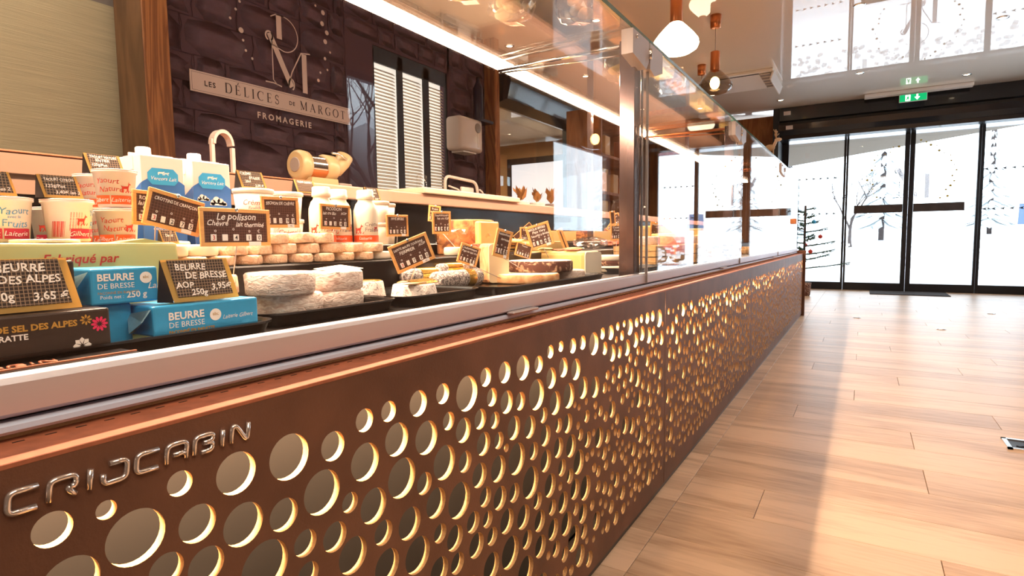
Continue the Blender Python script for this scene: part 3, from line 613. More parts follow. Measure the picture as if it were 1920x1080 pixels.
def perforated(y0, y1, z0, z1, given, seed, dmin=0.0045):
    rnd = random.Random(seed); H = [h for h in given]; top = 0.585
    grid = {}
    def put(h): grid.setdefault((int(h[0] // .06), int(h[1] // .06)), []).append(h)
    def ok(y, z, r):
        if y - r < y0 + .012 or y + r > y1 - .012 or z - r < z0 + .045 or z + r > top: return False
        gy, gz = int(y // .06), int(z // .06)
        for a in (-1, 0, 1):
            for b in (-1, 0, 1):
                for h in grid.get((gy + a, gz + b), ()):
                    if math.hypot(y - h[0], z - h[1]) < r + h[2] + dmin: return False
        return True
    out = []
    for h in sorted(H, key=lambda q: -q[2]):
        r = h[2] * 0.96
        if all(math.hypot(h[0] - q[0], h[1] - q[1]) > r + q[2] + 0.002 for q in out) and h[0] + r < y1 - .008:
            out.append((h[0], h[1], r)); put(out[-1])
    for r in [0.0235] * 60 + [0.0185] * 220 + [0.0145] * 520 + [0.0115] * 900 + [0.0085] * 1500:
        r = r * rnd.uniform(0.9, 1.1); y = rnd.uniform(y0 + r, y1 - r); z = rnd.uniform(z0 + r, top)
        if given and z > 0.47 and y < 1.30: continue
        if given and y < 0.24 and z > 0.53: continue
        if ok(y, z, r): out.append((y, z, r)); put(out[-1])
    return out
def panel_mesh(y0, y1, z0, z1, holes, th=0.009):
    cu = bpy.data.curves.new('p', 'CURVE'); cu.dimensions = '2D'; cu.fill_mode = 'BOTH'; cu.extrude = th / 2; cu.resolution_u = 1
    def sp(pts):
        s = cu.splines.new('POLY'); s.points.add(len(pts) - 1)
        for p, q in zip(s.points, pts): p.co = (q[0], q[1], 0, 1)
        s.use_cyclic_u = True
    sp([(y0, z0), (y1, z0), (y1, z1), (y0, z1)])
    for (y, z, r) in holes:
        n = 28 if (y < 1.8) else 16
        sp([(y + r * math.cos(2 * PI * k / n), z + r * math.sin(2 * PI * k / n)) for k in range(n)])
    ob = bpy.data.objects.new('p', cu); me = bpy.data.meshes.new_from_object(ob); bpy.data.objects.remove(ob)
    me.transform(Matrix(((0, 0, 1, 0), (1, 0, 0, 0), (0, 1, 0, 0), (0, 0, 0, 1)))); me.transform(Matrix.Translation((XC - th / 2 + .95, 0, 0)))
    return me
ys = [0.045, 1.789, 3.440, 5.06, YE - 0.012]
for i in range(4):
    hs = perforated(ys[i] + .002, ys[i + 1] - .002, 0.02, 0.64, HOLES if i == 0 else [], 20 + i)
    me = panel_mesh(ys[i] + .0015, ys[i + 1] - .0015, 0.02, 0.64, hs)
    o = obj('front_panel', me, 'corten', ctr); o.data.materials.append(M['litedge'])
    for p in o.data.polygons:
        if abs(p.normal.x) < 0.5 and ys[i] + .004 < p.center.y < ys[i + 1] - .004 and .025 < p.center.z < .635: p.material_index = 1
# body behind the panels, lit by a hidden strip
bm = B(); b6(bm, -0.634, -0.628, -1.3, YE - .01, 0.03, 0.638); cp('inner_plate', bm, 'backing')
bm = B(); b6(bm, -1.40, -0.60, -1.3, YE - .01, 0.0, 0.02); b6(bm, -.60, -.532, -1.3, YE - .01, 0.0, 0.019); cp('plinth', bm, 'deckblack')
bm = B(); b6(bm, -0.5255 - .0085, -0.5250, -1.3, ys[0], 0.02, 0.64); cp('front_panel', bm, 'corten')
bm = B(); b6(bm, -0.594, -0.5248, -1.3, YE - .01, 0.6395, 0.644, 0.0006); cp('top_lip', bm, 'cortenlip')
bm = B(); b6(bm, -0.588, -0.580, -1.3, YE - .02, 0.626, 0.634); cp('led_profile', bm, 'greyplast')
lamp('plinth_led', 'AREA', (-0.556, 2.67, 0.636), 110, (1.0, 0.66, 0.34), (0, rad(-12), 0), shape='RECTANGLE', size=0.02, size_y=7.9)
bm = B(); b6(bm, -1.42, -0.50, YE - .012, YE + .008, 0.0, 0.675, 0.002); cp('end_panel', bm, 'corten')
# holes row in dark strip behind the lip
bm = B(); y = 0.0
while y < 3.2: b6(bm, -0.578, -0.5762, y, y + .008, 0.644, 0.6443); y += 0.022
cp('lip_slots', bm, 'inkblack', kind='stuff')
bm = B(); b6(bm, -0.612, -0.579, -1.3, YE - .01, 0.6500, 0.6605, 0.003); cp('lower_bumper', bm, 'bluegrey')
bm = B(); b6(bm, -0.608, -0.591, -1.3, YE - .01, 0.6605, 0.6640, 0.001); cp('bumper_groove', bm, 'inkblack')
bm = B(); prism(bm, [(-0.592, 0.6635), (-0.583, 0.6635), (-0.5755, 0.668), (-0.5735, 0.692), (-0.576, 0.697), (-0.582, 0.698), (-0.592, 0.698)], 'y', -1.3, YE - .05)
cp('glass_rail', bm, 'alu')
for y in (0.98, 2.9, 4.75, 5.9):
    bm = B(); b6(bm, -0.580, -0.562, y - .05, y + .05, 0.6615, 0.6665, 0.002); cp('rail_handle', bm, 'hinge')
# decks
bm = B(); b6(bm, -0.90, -0.592, -1.3, YE - .02, 0.665, 0.684); cp('lower_deck', bm, 'deckblack')
bm = B(); b6(bm, -1.10, -0.90, -1.3, YE - .02, 0.66, 0.764, 0.003); cp('middle_deck', bm, 'deckblack')
bm = B(); b6(bm, -1.37, -1.10, -1.3, YE - .02, 0.66, 0.797, 0.003); cp('upper_deck', bm, 'deckblack')
bm = B(); b6(bm, -1.40, -1.37, -1.3, YE - .02, 0.02, 0.935); cp('rear_panel', bm, 'trayblack')
bm = B(); b6(bm, -1.78, -1.345, 1.12, YE, 0.935, 0.975, 0.004, seg=2); cp('service_top', bm, 'worktop')
bm = B(); b6(bm, -1.78, -1.345, -1.3, 1.118, 0.935, 0.975, 0.002); cp('perforated_top', bm, 'meshbrown')
bm = B(); b6(bm, -1.78, -1.343, -1.3, 1.118, 0.9752, 0.9790, 0.001); cp('top_trim', bm, 'cortenlip')
bm = B(); b6(bm, -1.40, -1.352, -1.3, 1.0, 0.90, 0.935); cp('fascia', bm, 'meshbrown')
bm = B(); b6(bm, -1.75, -1.40, 0, YE - .05, 0.0, 0.935); cp('rear_cupboard', bm, 'greymetal')
# price rail along the front with raised lettering near the left
bm = B(); b6(bm, -0.634, -0.592, -1.3, 0.285, 0.684, 0.6980, .001); cp('name_rail', bm, 'deckblack')
bm = B(); b6(bm, -0.606, -0.603, -1.3, 0.285, 0.6980, 0.6992); cp('rail_trim', bm, 'cortenlip')
# glazing: front panes, top panes
GY = [-1.3, 1.745, 3.33, 4.98, 6.55]
XG = -0.573
for i in range(4):
    bm = B(); b6(bm, XG - .003, XG + .003, GY[i] + .002, GY[i + 1] - .002, 0.698, 1.388); cp('front_glass', bm, 'glass')
    bm = B(); b6(bm, -1.048, XG + .004, GY[i] + .002, GY[i + 1] - .002, 1.390, 1.398); cp('top_glass', bm, 'glass_top')
    bm = B(); b6(bm, XG + .0042, XG + .006, GY[i] + .002, GY[i + 1] - .002, 1.3885, 1.3995); cp('glass_edge', bm, 'glass_edge')
    if i < 3:
        bm = B(); b6(bm, XG - .004, XG + .0036, GY[i + 1] - .0016, GY[i + 1] + .0016, 0.668, 1.388); cp('glass_seam', bm, 'greyplast')
for i, y in enumerate((1.725, 3.24, 5.17)):
    t = [0.145, 0.16, 0.2][i]
    bm = B(); prism(bm, [(y - t, 1.385), (y - .006, 1.385), (y - .006, 1.325), (y - .03, 1.300), (y - t, 1.318)], 'x', XG - .022, XG + .012); h = cp('hinge_plate', bm, 'hinge')
    bm = B(); prism(bm, [(y + .006, 1.385), (y + t * .9, 1.385), (y + t * .9, 1.325), (y + .05, 1.298), (y + .006, 1.31)], 'x', XG - .022, XG + .012); cp('hinge_plate', bm, 'hinge')
    bm = B(); tube(bm, [(XG + .014, y, 1.365), (XG + .014, y, 1.335)], .006, 10); cp('hinge_pin', bm, 'chrome'); bm = B(); lathe(bm, [(.006, 0), (.006, .004), (.001, .005)], 10, Matrix.Translation((XG + .012, y - t * .8, 1.37)) @ Matrix.Rotation(PI / 2, 4, 'Y')); cp('hinge_screw', bm, 'chrome')
    bm = B(); b6(bm, XG - .060, XG - .012, y - .060, y - .012, 0.684, 1.385, 0.002); cp('support_post', bm, 'pillar')
    bm = B(); b6(bm, XG - .012, XG - .006, y - .008, y + .002, 0.70, 1.385, 0.001); cp('post_trim', bm, 'chrome')
    bm = B(); tube(bm, [(XG - .03, y - .05, 1.372), (-1.06, y - .05, 1.372)], .007, 8); tube(bm, [(XG - .03, y - .03, 1.352), (-1.06, y - .05, 1.362)], .003, 6); cp('cross_bar', bm, 'copper' if i else 'chrome')
# rear light bar
bm = B(); b6(bm, -1.105, -1.045, -1.3, YE - .1, 1.402, 1.425, 0.003); cp('light_bar', bm, mat('warm bronze profile', (0.35, 0.18, 0.10), 0.35, metal=0.6))
bm = B(); b6(bm, -1.092, -1.050, -1.3, YE - .15, 1.3885, 1.4018); cp('led_strip', bm, 'led')
for y in (0.35, 1.0, 2.3, 4.0, 5.6):
    lamp('case_light', 'AREA', (-1.03, y, 1.384), 16, (1.0, 0.72, 0.52), (0, rad(-14), 0), shape='RECTANGLE', size=0.02, size_y=1.3 if y > 1.5 else .65)
for y in (0.9, 2.5, 4.2, 6.0):
    bm = B(); b6(bm, -1.10, -1.08, y - .012, y + .012, 0.797, 1.402); cp('rear_upright', bm, 'pillar') if y > 2 else bm.free()
# chrome maker's badge made of rounded strokes
def poly_round(pts, r=0.004, n=4):
    out = [pts[0]]
    for i in range(1, len(pts) - 1):
        p, a, b = Vector(pts[i]), Vector(pts[i - 1]), Vector(pts[i + 1]); da = (a - p).normalized() * min(r, (a - p).length / 2); db = (b - p).normalized() * min(r, (b - p).length / 2)
        for k in range(n + 1):
            t = k / n; out.append(tuple((p + da) * (1 - t) ** 2 + p * 2 * t * (1 - t) + (p + db) * t * t))
    return out + [pts[-1]]
W_, H_ = 1.0, 1.0
GL = {'C': [[(1, 1), (0, 1), (0, 0), (1, 0)]], 'R': [[(0, 0), (0, 1), (1, 1), (1, .42), (.62, .42), (1, 0)]], 'I': [[(.5, 0), (.5, 1)]],
      'O': [[(0, .52), (0, 0), (1, 0), (1, 1), (.22, 1)]], 'A': [[(0, 0), (0, 1), (1, 1), (1, 0)], [(.30, .38), (1, .38)]],
      'B': [[(0, 0), (0, 1), (1, 1), (1, .55), (.45, .55)], [(.45, .55), (1, .50), (1, 0), (.35, 0)]], 'N': [[(0, 0), (0, 1), (.25, 1), (.85, 0), (1, 0), (1, 1)]]}
def badge(bm, word, y0, y1, zc, h, xo, r):
    wts = {'I': 0.25}; tot = sum(wts.get(c, 1.0) for c in word) + 0.42 * (len(word) - 1); u = (y1 - y0) / tot; y = y0
    for c in word:
        w = wts.get(c, 1.0) * u
        for s in GL[c]:
            pts = [(xo, y + (p[0] - .5) * w + w / 2 + p[1] * h * .12, zc - h / 2 + p[1] * h) for p in s]
            tube(bm, poly_round(pts, h * .32), r, 6)
        y += w + 0.42 * u
bm = B(); badge(bm, 'CRIOCABIN', 0.153, 0.3445, 0.6145, 0.0155, XC + .002, 0.0024); cp('maker_badge', bm, 'badge', label='chrome lettering at the left end of the brown front')
bm = B(); badge(bm, 'CRIOCABIN', 0.105, 0.222, 0.0, 0.012, 0, 0.0011)
for v in bm.verts: v.co = Vector((-0.616 - v.co.z, v.co.y, 0.6986 + v.co.x))
cp('maker_badge', bm, 'cortenlip', label='small copper coloured lettering on the inner rail')
bm = B(); b6(bm, XG - .02, XG + .03, 6.03, 6.16, 0.935, 0.985, 0.004); cp('door_grip', bm, 'copper')

# ------------------------------------------------------------------ wall lettering
wl = empty('shop_logo_sign', (XW + 0.028, 2.445, 1.71), label='cream painted shop logo and name band on the plum stone wall', cat='sign')
bm = B(); b6(bm, -.004, 0.0, -.58, .58, -.058, .058); obj('name_band', bm, 'signpaint', wl)
bm = B()
for (a, b, c, d) in ((-.57, .57, .048, .0496), (-.57, .57, -.0496, -.048), (-.57, -.5684, -.0496, .0496), (.5684, .57, -.0496, .0496)): quad(bm, a, b, c, d, 0.0006)
# serif letters drawn as thick and thin strokes
def sl(bm, ch, y, z, h, x=0.0012):
    t, T = .05, .135
    def s(pts, w): stroke(bm, [(y + p[0] * h, z + p[1] * h) + ((max(p[2] * 1.25, .05) * h,) if len(p) > 2 else ()) for p in pts], w * h, None, 'x', x)
    def serif(cx, cz, w=.2): s([(cx - w / 2, cz), (cx + w / 2, cz)], t)
    if ch == 'D':
        s([(.12, .02), (.12, .98)], T); s([(.02, .985), (.12, .985)] + [(.42 + .3 * math.sin(rad(a)), .5 + .485 * math.cos(rad(a)), .035 + .075 * math.sin(rad(a))) for a in range(0, 181, 12)] + [(.02, .015)], t); return .86
    if ch in 'EÉ':
        s([(.12, .02), (.12, .98)], T); s([(.02, .985), (.52, .985), (.54, .82)], t); s([(.02, .015), (.55, .015), (.58, .22)], t); s([(.12, .52), (.42, .52)], t); s([(.42, .42), (.42, .62)], t)
        if ch == 'É': s([(.26, 1.10), (.42, 1.26)], T * .7)
        return .72
    if ch == 'L': s([(.12, .02), (.12, .98)], T); serif(.12, .985, .24); s([(.02, .015), (.52, .015), (.55, .22)], t); return .68
    if ch == 'I': s([(.12, .02), (.12, .98)], T); serif(.12, .985, .24); serif(.12, .015, .24); return .36
    if ch in 'CG':
        s([(.44 - .40 * math.cos(rad(a)) * (1 if a < 0 else 1), .5 + .49 * math.sin(rad(a)), .035 + .08 * max(0, math.cos(rad(a)))) for a in range(130, -131, -10)], t); s([(.71, .70), (.71, .96)], t)
        if ch == 'G': s([(.66, .42), (.66, .08)], T); serif(.64, .43, .26)
        return .90
    if ch == 'S':
        s([(.44, .78, .03)] + [(.28 + .19 * math.cos(rad(a)), .745 + .245 * math.sin(rad(a)), .045 + .03 * abs(math.sin(rad(a / 2)))) for a in range(20, 231, 15)] + [(.28, .50, .11)] + [(.28 + .21 * math.cos(rad(a)), .255 + .245 * math.sin(rad(a)), .06) for a in range(50, -161, -15)], t); s([(.46, .74), (.46, .96)], t); s([(.07, .05), (.07, .28)], t); return .62
    if ch == 'M': s([(.12, .02), (.12, .98)], t); s([(.10, .97), (.46, .05)], T); s([(.46, .05), (.82, .97)], t); s([(.84, .02), (.84, .98)], T); serif(.12, .015); serif(.84, .015, .24); serif(.05, .985, .16); serif(.88, .985, .16); return 1.10
    if ch == 'A': s([(.08, .02), (.40, .98)], t); s([(.38, .98), (.72, .02)], T); s([(.2, .36), (.58, .36)], t); serif(.08, .015); serif(.72, .015, .24); return .94
    if ch == 'R': s([(.12, .02), (.12, .98)], T); serif(.12, .015, .24); s([(.02, .985), (.3, .985)] + [(.30 + .20 * math.sin(rad(a)), .745 + .24 * math.cos(rad(a)), .035 + .06 * math.sin(rad(a))) for a in range(0, 181, 15)] + [(.12, .505)], t); s([(.32, .50), (.60, .02)], T); serif(.64, .015, .16); return .82
    if ch == 'O':
        s([(.44 + .40 * math.cos(rad(a)), .5 + .49 * math.sin(rad(a)), .035 + .08 * abs(math.cos(rad(a)))) for a in range(0, 361, 12)], t); return .98
    if ch == 'T': s([(.34, .02), (.34, .98)], T); serif(.34, .015, .24); s([(.02, .80), (.04, .985), (.64, .985), (.66, .80)], t); return .76
    return .4
def word(bm, w, y, z, h, sp=0.28):
    for c in w: y += (sl(bm, c, y, z, h) + sp) * h
    return y
txt(bm, 'LES', 0.040, -.500, -.016, .0012, space=1.25, bold=.0008)
word(bm, 'DÉLICES', -.375, -.027, .055, .30)
txt(bm, 'DE', 0.034, .062, -.013, .0012, space=1.2, bold=.0006)
word(bm, 'MARGOT', .150, -.027, .055, .30)
obj('band_lettering', bm, mat('plum ink', (0.030, 0.014, 0.020), 0.6), wl)
bm = B(); monogram(bm, 'x', 0.001, 0.05, .085, 0.45); obj('monogram', bm, 'signpaint', wl)
bm = B(); txt(bm, 'FROMAGERIE', 0.052, .03, -.135, .001, 'CENTER', space=1.42, bold=.0012); obj('subtitle', bm, 'signpaint', wl)
random.seed(9)
for k in range(40):
    a = 2 * PI * (k + .5) / 40 - PI / 2
    if abs(a + PI / 2) < .75 or abs(a - 1.5 * PI) < .75: continue
    r = .34 + random.uniform(-.035, .035); bm = B(); disc(bm, .05 + r * math.cos(a), .44 + r * 1.12 * math.sin(a), random.choice((.008, .011, .016)), .001, 14); obj('dot', bm, 'signpaint', wl)
# ------------------------------------------------------------------ trays
def tray(x0, x1, y0, y1, zr, label):
    t = empty('serving_tray', ((x0 + x1) / 2, (y0 + y1) / 2, 0.6845), label=label, cat='tray')
    w, d, h = x1 - x0, y1 - y0, zr - 0.6845; bm = B(); r = 0.035; n = 6
    def loop(ins, z):
        pts = []
        for cx, cy, a0 in ((w / 2 - r, d / 2 - r, 0), (-w / 2 + r, d / 2 - r, 90), (-w / 2 + r, -d / 2 + r, 180), (w / 2 - r, -d / 2 + r, 270)):
            for k in range(n + 1):
                a = rad(a0 + 90 * k / n); pts.append(bm.verts.new((cx + (r - ins) * math.cos(a), cy + (r - ins) * math.sin(a), z)))
        return pts
    Ls = [loop(.010, 0), loop(.004, h * .8), loop(0, h * .86), loop(0, h), loop(.005, h), loop(.008, h * .8), loop(.013, .003)]
    for a, b in zip(Ls, Ls[1:]):
        for k in range(len(a)): bm.faces.new((a[k], a[(k + 1) % len(a)], b[(k + 1) % len(a)], b[k]))
    bm.faces.new(Ls[-1]); bm.faces.new(Ls[0][::-1])
    tag(obj('dish', bm, 'trayblack', t)); return t
tray(-.895, -.642, .06, .482, .7035, 'black tray holding the butter packs at the left end')
tray(-.895, -.690, .492, .765, .7035, 'black tray under the stacked large white cheeses')
tray(-.895, -.690, .775, 1.022, .7035, 'black tray under the ash coated truncated cheeses')
tray(-.895, -.650, 1.035, 1.62, .7035, 'large black tray under the brown rinded wheels and ash logs')
tray(-.895, -.650, 1.90, 2.26, .7035, 'black tray just beyond the bronze post')

# ------------------------------------------------------------------ butter
def pack(name, x, y0, y1, z0, z1, dep, m, label, cat='butter', foil=True, yaw=0, group=None):
    t = empty(name, (x - dep / 2, (y0 + y1) / 2, z0), (0, 0, yaw), label, cat, group); w, h = y1 - y0, z1 - z0
    bm = B(); box(bm, (0, 0, h / 2), (dep, w, h), None, 0.0022, seg=2)
    for v in bm.verts: v.co += Vector((0, 0, 1)) * 0.0008 * noise.noise(v.co * 60 + Vector((z0 * 50, 0, 0)))
    obj('wrapped_block', bm, m, t)
    if foil:
        bm = B(); a = -w / 2 - .001
        for s in ((0, 1), (1, 1)):
            vs = [bm.verts.new(p) for p in ((dep * .5 - .001, a, h - .003), (dep * .5 + .004, a - .012, h * .55), (dep * .25, a - .016, h * .15), (0, a, .004), (-dep * .2, a - .002, h * .7))]
            bm.faces.new(vs); break
        bmesh.ops.solidify(bm, geom=bm.faces[:], thickness=.0008); obj('foil_fold', bm, 'palefoil', t)
    return t, dep / 2, w, h
def aop(bm, y, z, r, x): disc(bm, y, z, r, x, 18)
def butter_print(t, dx, w, h, k=1.0):
    x = dx + .0004
    bm = B(); txt(bm, 'BEURRE', .0125 * k, -w * .5 + .016, h * .5, x, bold=.0003); txt(bm, 'DE BRESSE', .0095 * k, -w * .5 + .016, h * .5 - .0095 * k, x)
    disc(bm, -w * .5 + .016 + .058 * k, h * .52, .0075 * k, x, 18); txt(bm, 'Laiterie Gilbert', .0082 * k, -w * .5 + .016 + .067 * k, h * .34, x, shear=.35, maxw=.040, wob=.05, rot=.0)
    obj('lettering', bm, 'chalkwhite', t)
    bm = B(); txt(bm, 'abc', .006 * k, -w * .5 + .016 + .058 * k, h * .50, x + .0002, 'CENTER'); txt(bm, 'FAÇONNÉ EN BARATTE', .0052 * k, -w * .5 + .016, h * .5 - .0165 * k, x, bold=.0002); obj('gold_lettering', bm, 'goldink', t)
t, dx, w, h = pack('butter_pack', -.660, .330, .458, .700, .7335, .07, 'bluefoil', 'lower blue foil butter pack at the front edge of the tray'); butter_print(t, dx, w, h, .95)
pack('butter_pack', -.700, .280, .328, .6885, .7365, .07, 'bluefoil', 'blue foil butter pack at the bottom of the stack beside the black cartons', foil=False)
t, dx, w, h = pack('butter_pack', -.690, .285, .353, .7375, .7765, .07, 'bluefoil', 'upper blue foil butter pack reading 250 g with a torn foil corner')
x = dx + .0004
bm = B(); txt(bm, 'BEURRE', .0105, -w / 2 + .006, h * .66, x, bold=.0003); txt(bm, 'DE BRESSE', .008, -w / 2 + .006, h * .66 - .0085, x); disc(bm, .021, h * .70, .0065, x, 16); txt(bm, 'Lai', .010, .022, h * .38, x, shear=.35)
txt(bm, 'Poids net :', .0055, -w / 2 + .008, h * .16, x); txt(bm, '250 g', .0095, .0, h * .16, x, bold=.0002); obj('lettering', bm, 'chalkwhite', t)
bm = B(); txt(bm, 'FAÇONNÉ EN BARATTE', .0038, -w / 2 + .006, h * .66 - .0145, x); txt(bm, 'abc', .005, .021, h * .68, x + .0002, 'CENTER'); obj('gold_lettering', bm, 'goldink', t)
def flower(bm, y, z, r, x, n=8, mi=0):
    for k in range(n):
        a = 2 * PI * k / n; c, s = math.cos(a), math.sin(a)
        vs = [bm.verts.new((x, y + r * (p * c - q * s), z + r * (p * s + q * c))) for p, q in ((.22, 0), (.6, -.19), (.95, -.12), (1, 0), (.95, .12), (.6, .19))]
        bm.faces.new(vs).material_index = mi
t, dx, w, h = pack('butter_carton', -.650, .100, .284, .700, .7385, .08, 'blackbox', 'lower black salted butter carton with gold lettering at the far left', foil=False); x = dx + .0004
bm = B(); txt(bm, 'CRISTAUX DE SEL DES ALPES', .0080, .063, h * .62, x, 'RIGHT', bold=.0003); flower(bm, .0705, h * .74, .0052, x); txt(bm, 'POIDS NET   250g', .0075, .002, h * .20, x, 'RIGHT'); obj('gold_lettering', bm, 'goldink', t)
bm = B(); txt(bm, 'FAÇONNÉ EN BARATTE', .0072, .024, h * .42, x, 'RIGHT', bold=.0002)
for a in (0, 45, 90, 135, 180): 
    c, s = math.cos(rad(a)), math.sin(rad(a)); bm.faces.new([bm.verts.new((x, .066 + .008 * (p * c - q * s), .004 + .008 * (p * s + q * c))) for p, q in ((.15, 0), (.7, -.28), (1, 0), (.7, .28))])
obj('lettering', bm, 'chalkwhite', t)
bm = B(); flower(bm, .082, h * .60, .0075, x, 10); obj('flower_print', bm, 'pinkink', t)
t, dx, w, h = pack('butter_carton', -.700, .16, .276, .7395, .786, .06, 'blackbox', 'upper black butter carton half hidden by its price card', foil=False); x = dx + .0004
bm = B(); flower(bm, .043, h * .52, .008, x, 10); obj('flower_print', bm, 'pinkink', t)
# large yellow paper parcel under the yoghurts
t = empty('yellow_parcel', (-.848, .24, .6885), label='large block wrapped in creased yellow waxed paper under the yoghurt pots', cat='parcel')
bm = B(); box(bm, (0, 0, .058), (.092, .40, .116), None, .004, seg=2)
bmesh.ops.subdivide_edges(bm, edges=bm.edges[:], cuts=5, use_grid_fill=True)
for v in bm.verts: v.co += v.co.normalized() * .0022 * noise.noise(v.co * 38)
for f in bm.faces: f.smooth = True
obj('paper', bm, 'yellowpaper', t)
bm = B(); txt(bm, 'Fabriqué par', .0155, .122, .092, .0495, 'RIGHT', shear=.25, bold=.0003, rot=0); txt(bm, 'la laiterie', .0145, .075, .074, .0495, 'RIGHT', shear=.25); txt(bm, 'fromagère', .0145, .075, .056, .0495, 'RIGHT', shear=.25); obj('lettering', bm, 'redink', t)
bm = B(); prism(bm, [(.10, .113), (.13, .117), (.16, .121), (.185, .116), (.19, .110), (.10, .108)], 'x', .01, .042); obj('paper_fold', bm, 'yellowpaper', t)

# ------------------------------------------------------------------ yoghurt pots
def goat(bm, y, z, s, x=0.0):
    P_ = [(-.5, .0), (-.35, .0), (-.25, .35), (.1, .35), (.15, 0), (.28, 0), (.30, .45), (.45, .85), (.65, .85), (.62, .98), (.45, 1.0), (.42, 1.25), (.35, 1.0), (.25, .70), (-.35, .65), (-.55, .78), (-.45, .5)]
    vs = [bm.verts.new((x, y + a * s, z + b * s)) for a, b in P_]; bm.faces.new(vs)
    for k in range(4):
        bm.faces.new([bm.verts.new((x, y + (a - .35 + k * .33) * s, z + b * s)) for a, b in ((-.1, -.05), (.0, -.15), (.18, .25))])
def pot(x, y, z, kind, label, yaw=0, h=.056, R=.0290, group=None):
    t = empty('yoghurt_pot', (x, y, z), (0, 0, yaw), label, 'yoghurt pot', group)
    rb = R * .78; rt = R * .93
    def rf(zz): return rb + (rt - rb) * max(0, min(1, zz / (h - .007)))
    bm = B(); lathe(bm, [(rb * .9, 0), (rb, .001), (rt, h - .007), (rt + .0018, h - .006), (rt + .0018, h - .003)], 32, cap=True); obj('cup', bm, 'potcream', t)
    bm = B(); lathe(bm, [(R * .97, h - .0035), (R, h - .0030), (R, h - .0014), (R * .93, h - .001), (R * .90, h - .0022), (.001, h - .0022)], 32, cap=True); obj('lid', bm, 'lid', t)
    col = {'nature': 'orange_band', 'fruit': 'crimson'}[kind]
    bm = B()
    for a0, a1 in ((-80, -18), (-14, 60)):
        n = 10
        for k in range(n):
            y0 = rad(a0 + (a1 - a0) * k / n) * rb; y1 = rad(a0 + (a1 - a0) * (k + 1) / n) * rb
            bm.faces.new([bm.verts.new(p) for p in ((0, y0, .004), (0, y1, .004), (0, y1, .0165), (0, y0, .0165))])
    wrap(bm, rf); obj('colour_band', bm, col, t)
    bm = B(); txt(bm, 'Laiterie', .0085, -.006, .0075, .0003, shear=.3, wob=.06); txt(bm, 'Gilbert', .0085, -.034, .0075, .0003, shear=.3, wob=.06); wrap(bm, rf); obj('lettering', bm, 'chalkwhite', t)
    bm = B()
    if kind == 'nature':
        txt(bm, 'Yaourt', .0110, -.026, .034, 0, shear=.15, wob=.08); txt(bm, 'Nature', .0110, -.022, .022, 0, shear=.15, wob=.08); goat(bm, .014, .022, .012); wrap(bm, rf); obj('print', bm, 'redink', t)
    else:
        txt(bm, 'Yaourt', .0115, -.010, .034, 0, shear=.15, wob=.08); txt(bm, 'avec le', .005, -.002, .029, 0, shear=.15); txt(bm, 'Fruits', .0120, -.008, .0185, 0, shear=.15, wob=.08); wrap(bm, rf); obj('print', bm, 'blueink', t)
        bm = B(); goat(bm, -.020, .022, .011); wrap(bm, rf); obj('goat_print', bm, 'redink', t)
    return t
ZP = .8065
pot(-.905, .287, ZP, 'fruit', 'fruit yoghurt pot with crimson band at the far left edge', -.15)
p = pot(-.893, .349, ZP, 'fruit', 'fruit yoghurt pot turned to show its barcode, under a price card', 1.0)
bm = B()
for k in range(11): quad(bm, -.038 - k * .0014, -.0384 - k * .0014 - .0004 * (k % 3), .006, .026, 0)
for k in range(5): txt(bm, 'ingredients lait entier', .0028, -.020 - k * .003, .014, 0, rot=PI / 2)
wrap(bm, lambda z: .0226 + .0044 * min(1, max(0, z / .049))); obj('barcode', bm, 'redink', p)
pot(-.985, .368, .8005, 'fruit', 'fruit yoghurt pot in the second row between the two front pots', -.1)
pot(-1.045, .448, .8005, 'nature', 'lower plain yoghurt pot in the rear stack, left one', -.45)
pot(-.955, .436, .8005, 'nature', 'lower plain yoghurt pot beside the milk cartons', -.35)
pot(-1.045, .448, .8575, 'nature', 'upper plain yoghurt pot carrying the black price card', -.55)
pot(-.955, .436, .8575, 'nature', 'upper plain yoghurt pot in front of the left milk carton', -.45)
bm = B(); lathe(bm, [(.034, 0), (.034, .0035), (.030, .004), (.001, .004)], 28); obj('upturned_lid', bm, 'lid', loc=(-.845, .305, .8055), label='thin upturned pot lid lying on the yellow parcel', cat='lid')
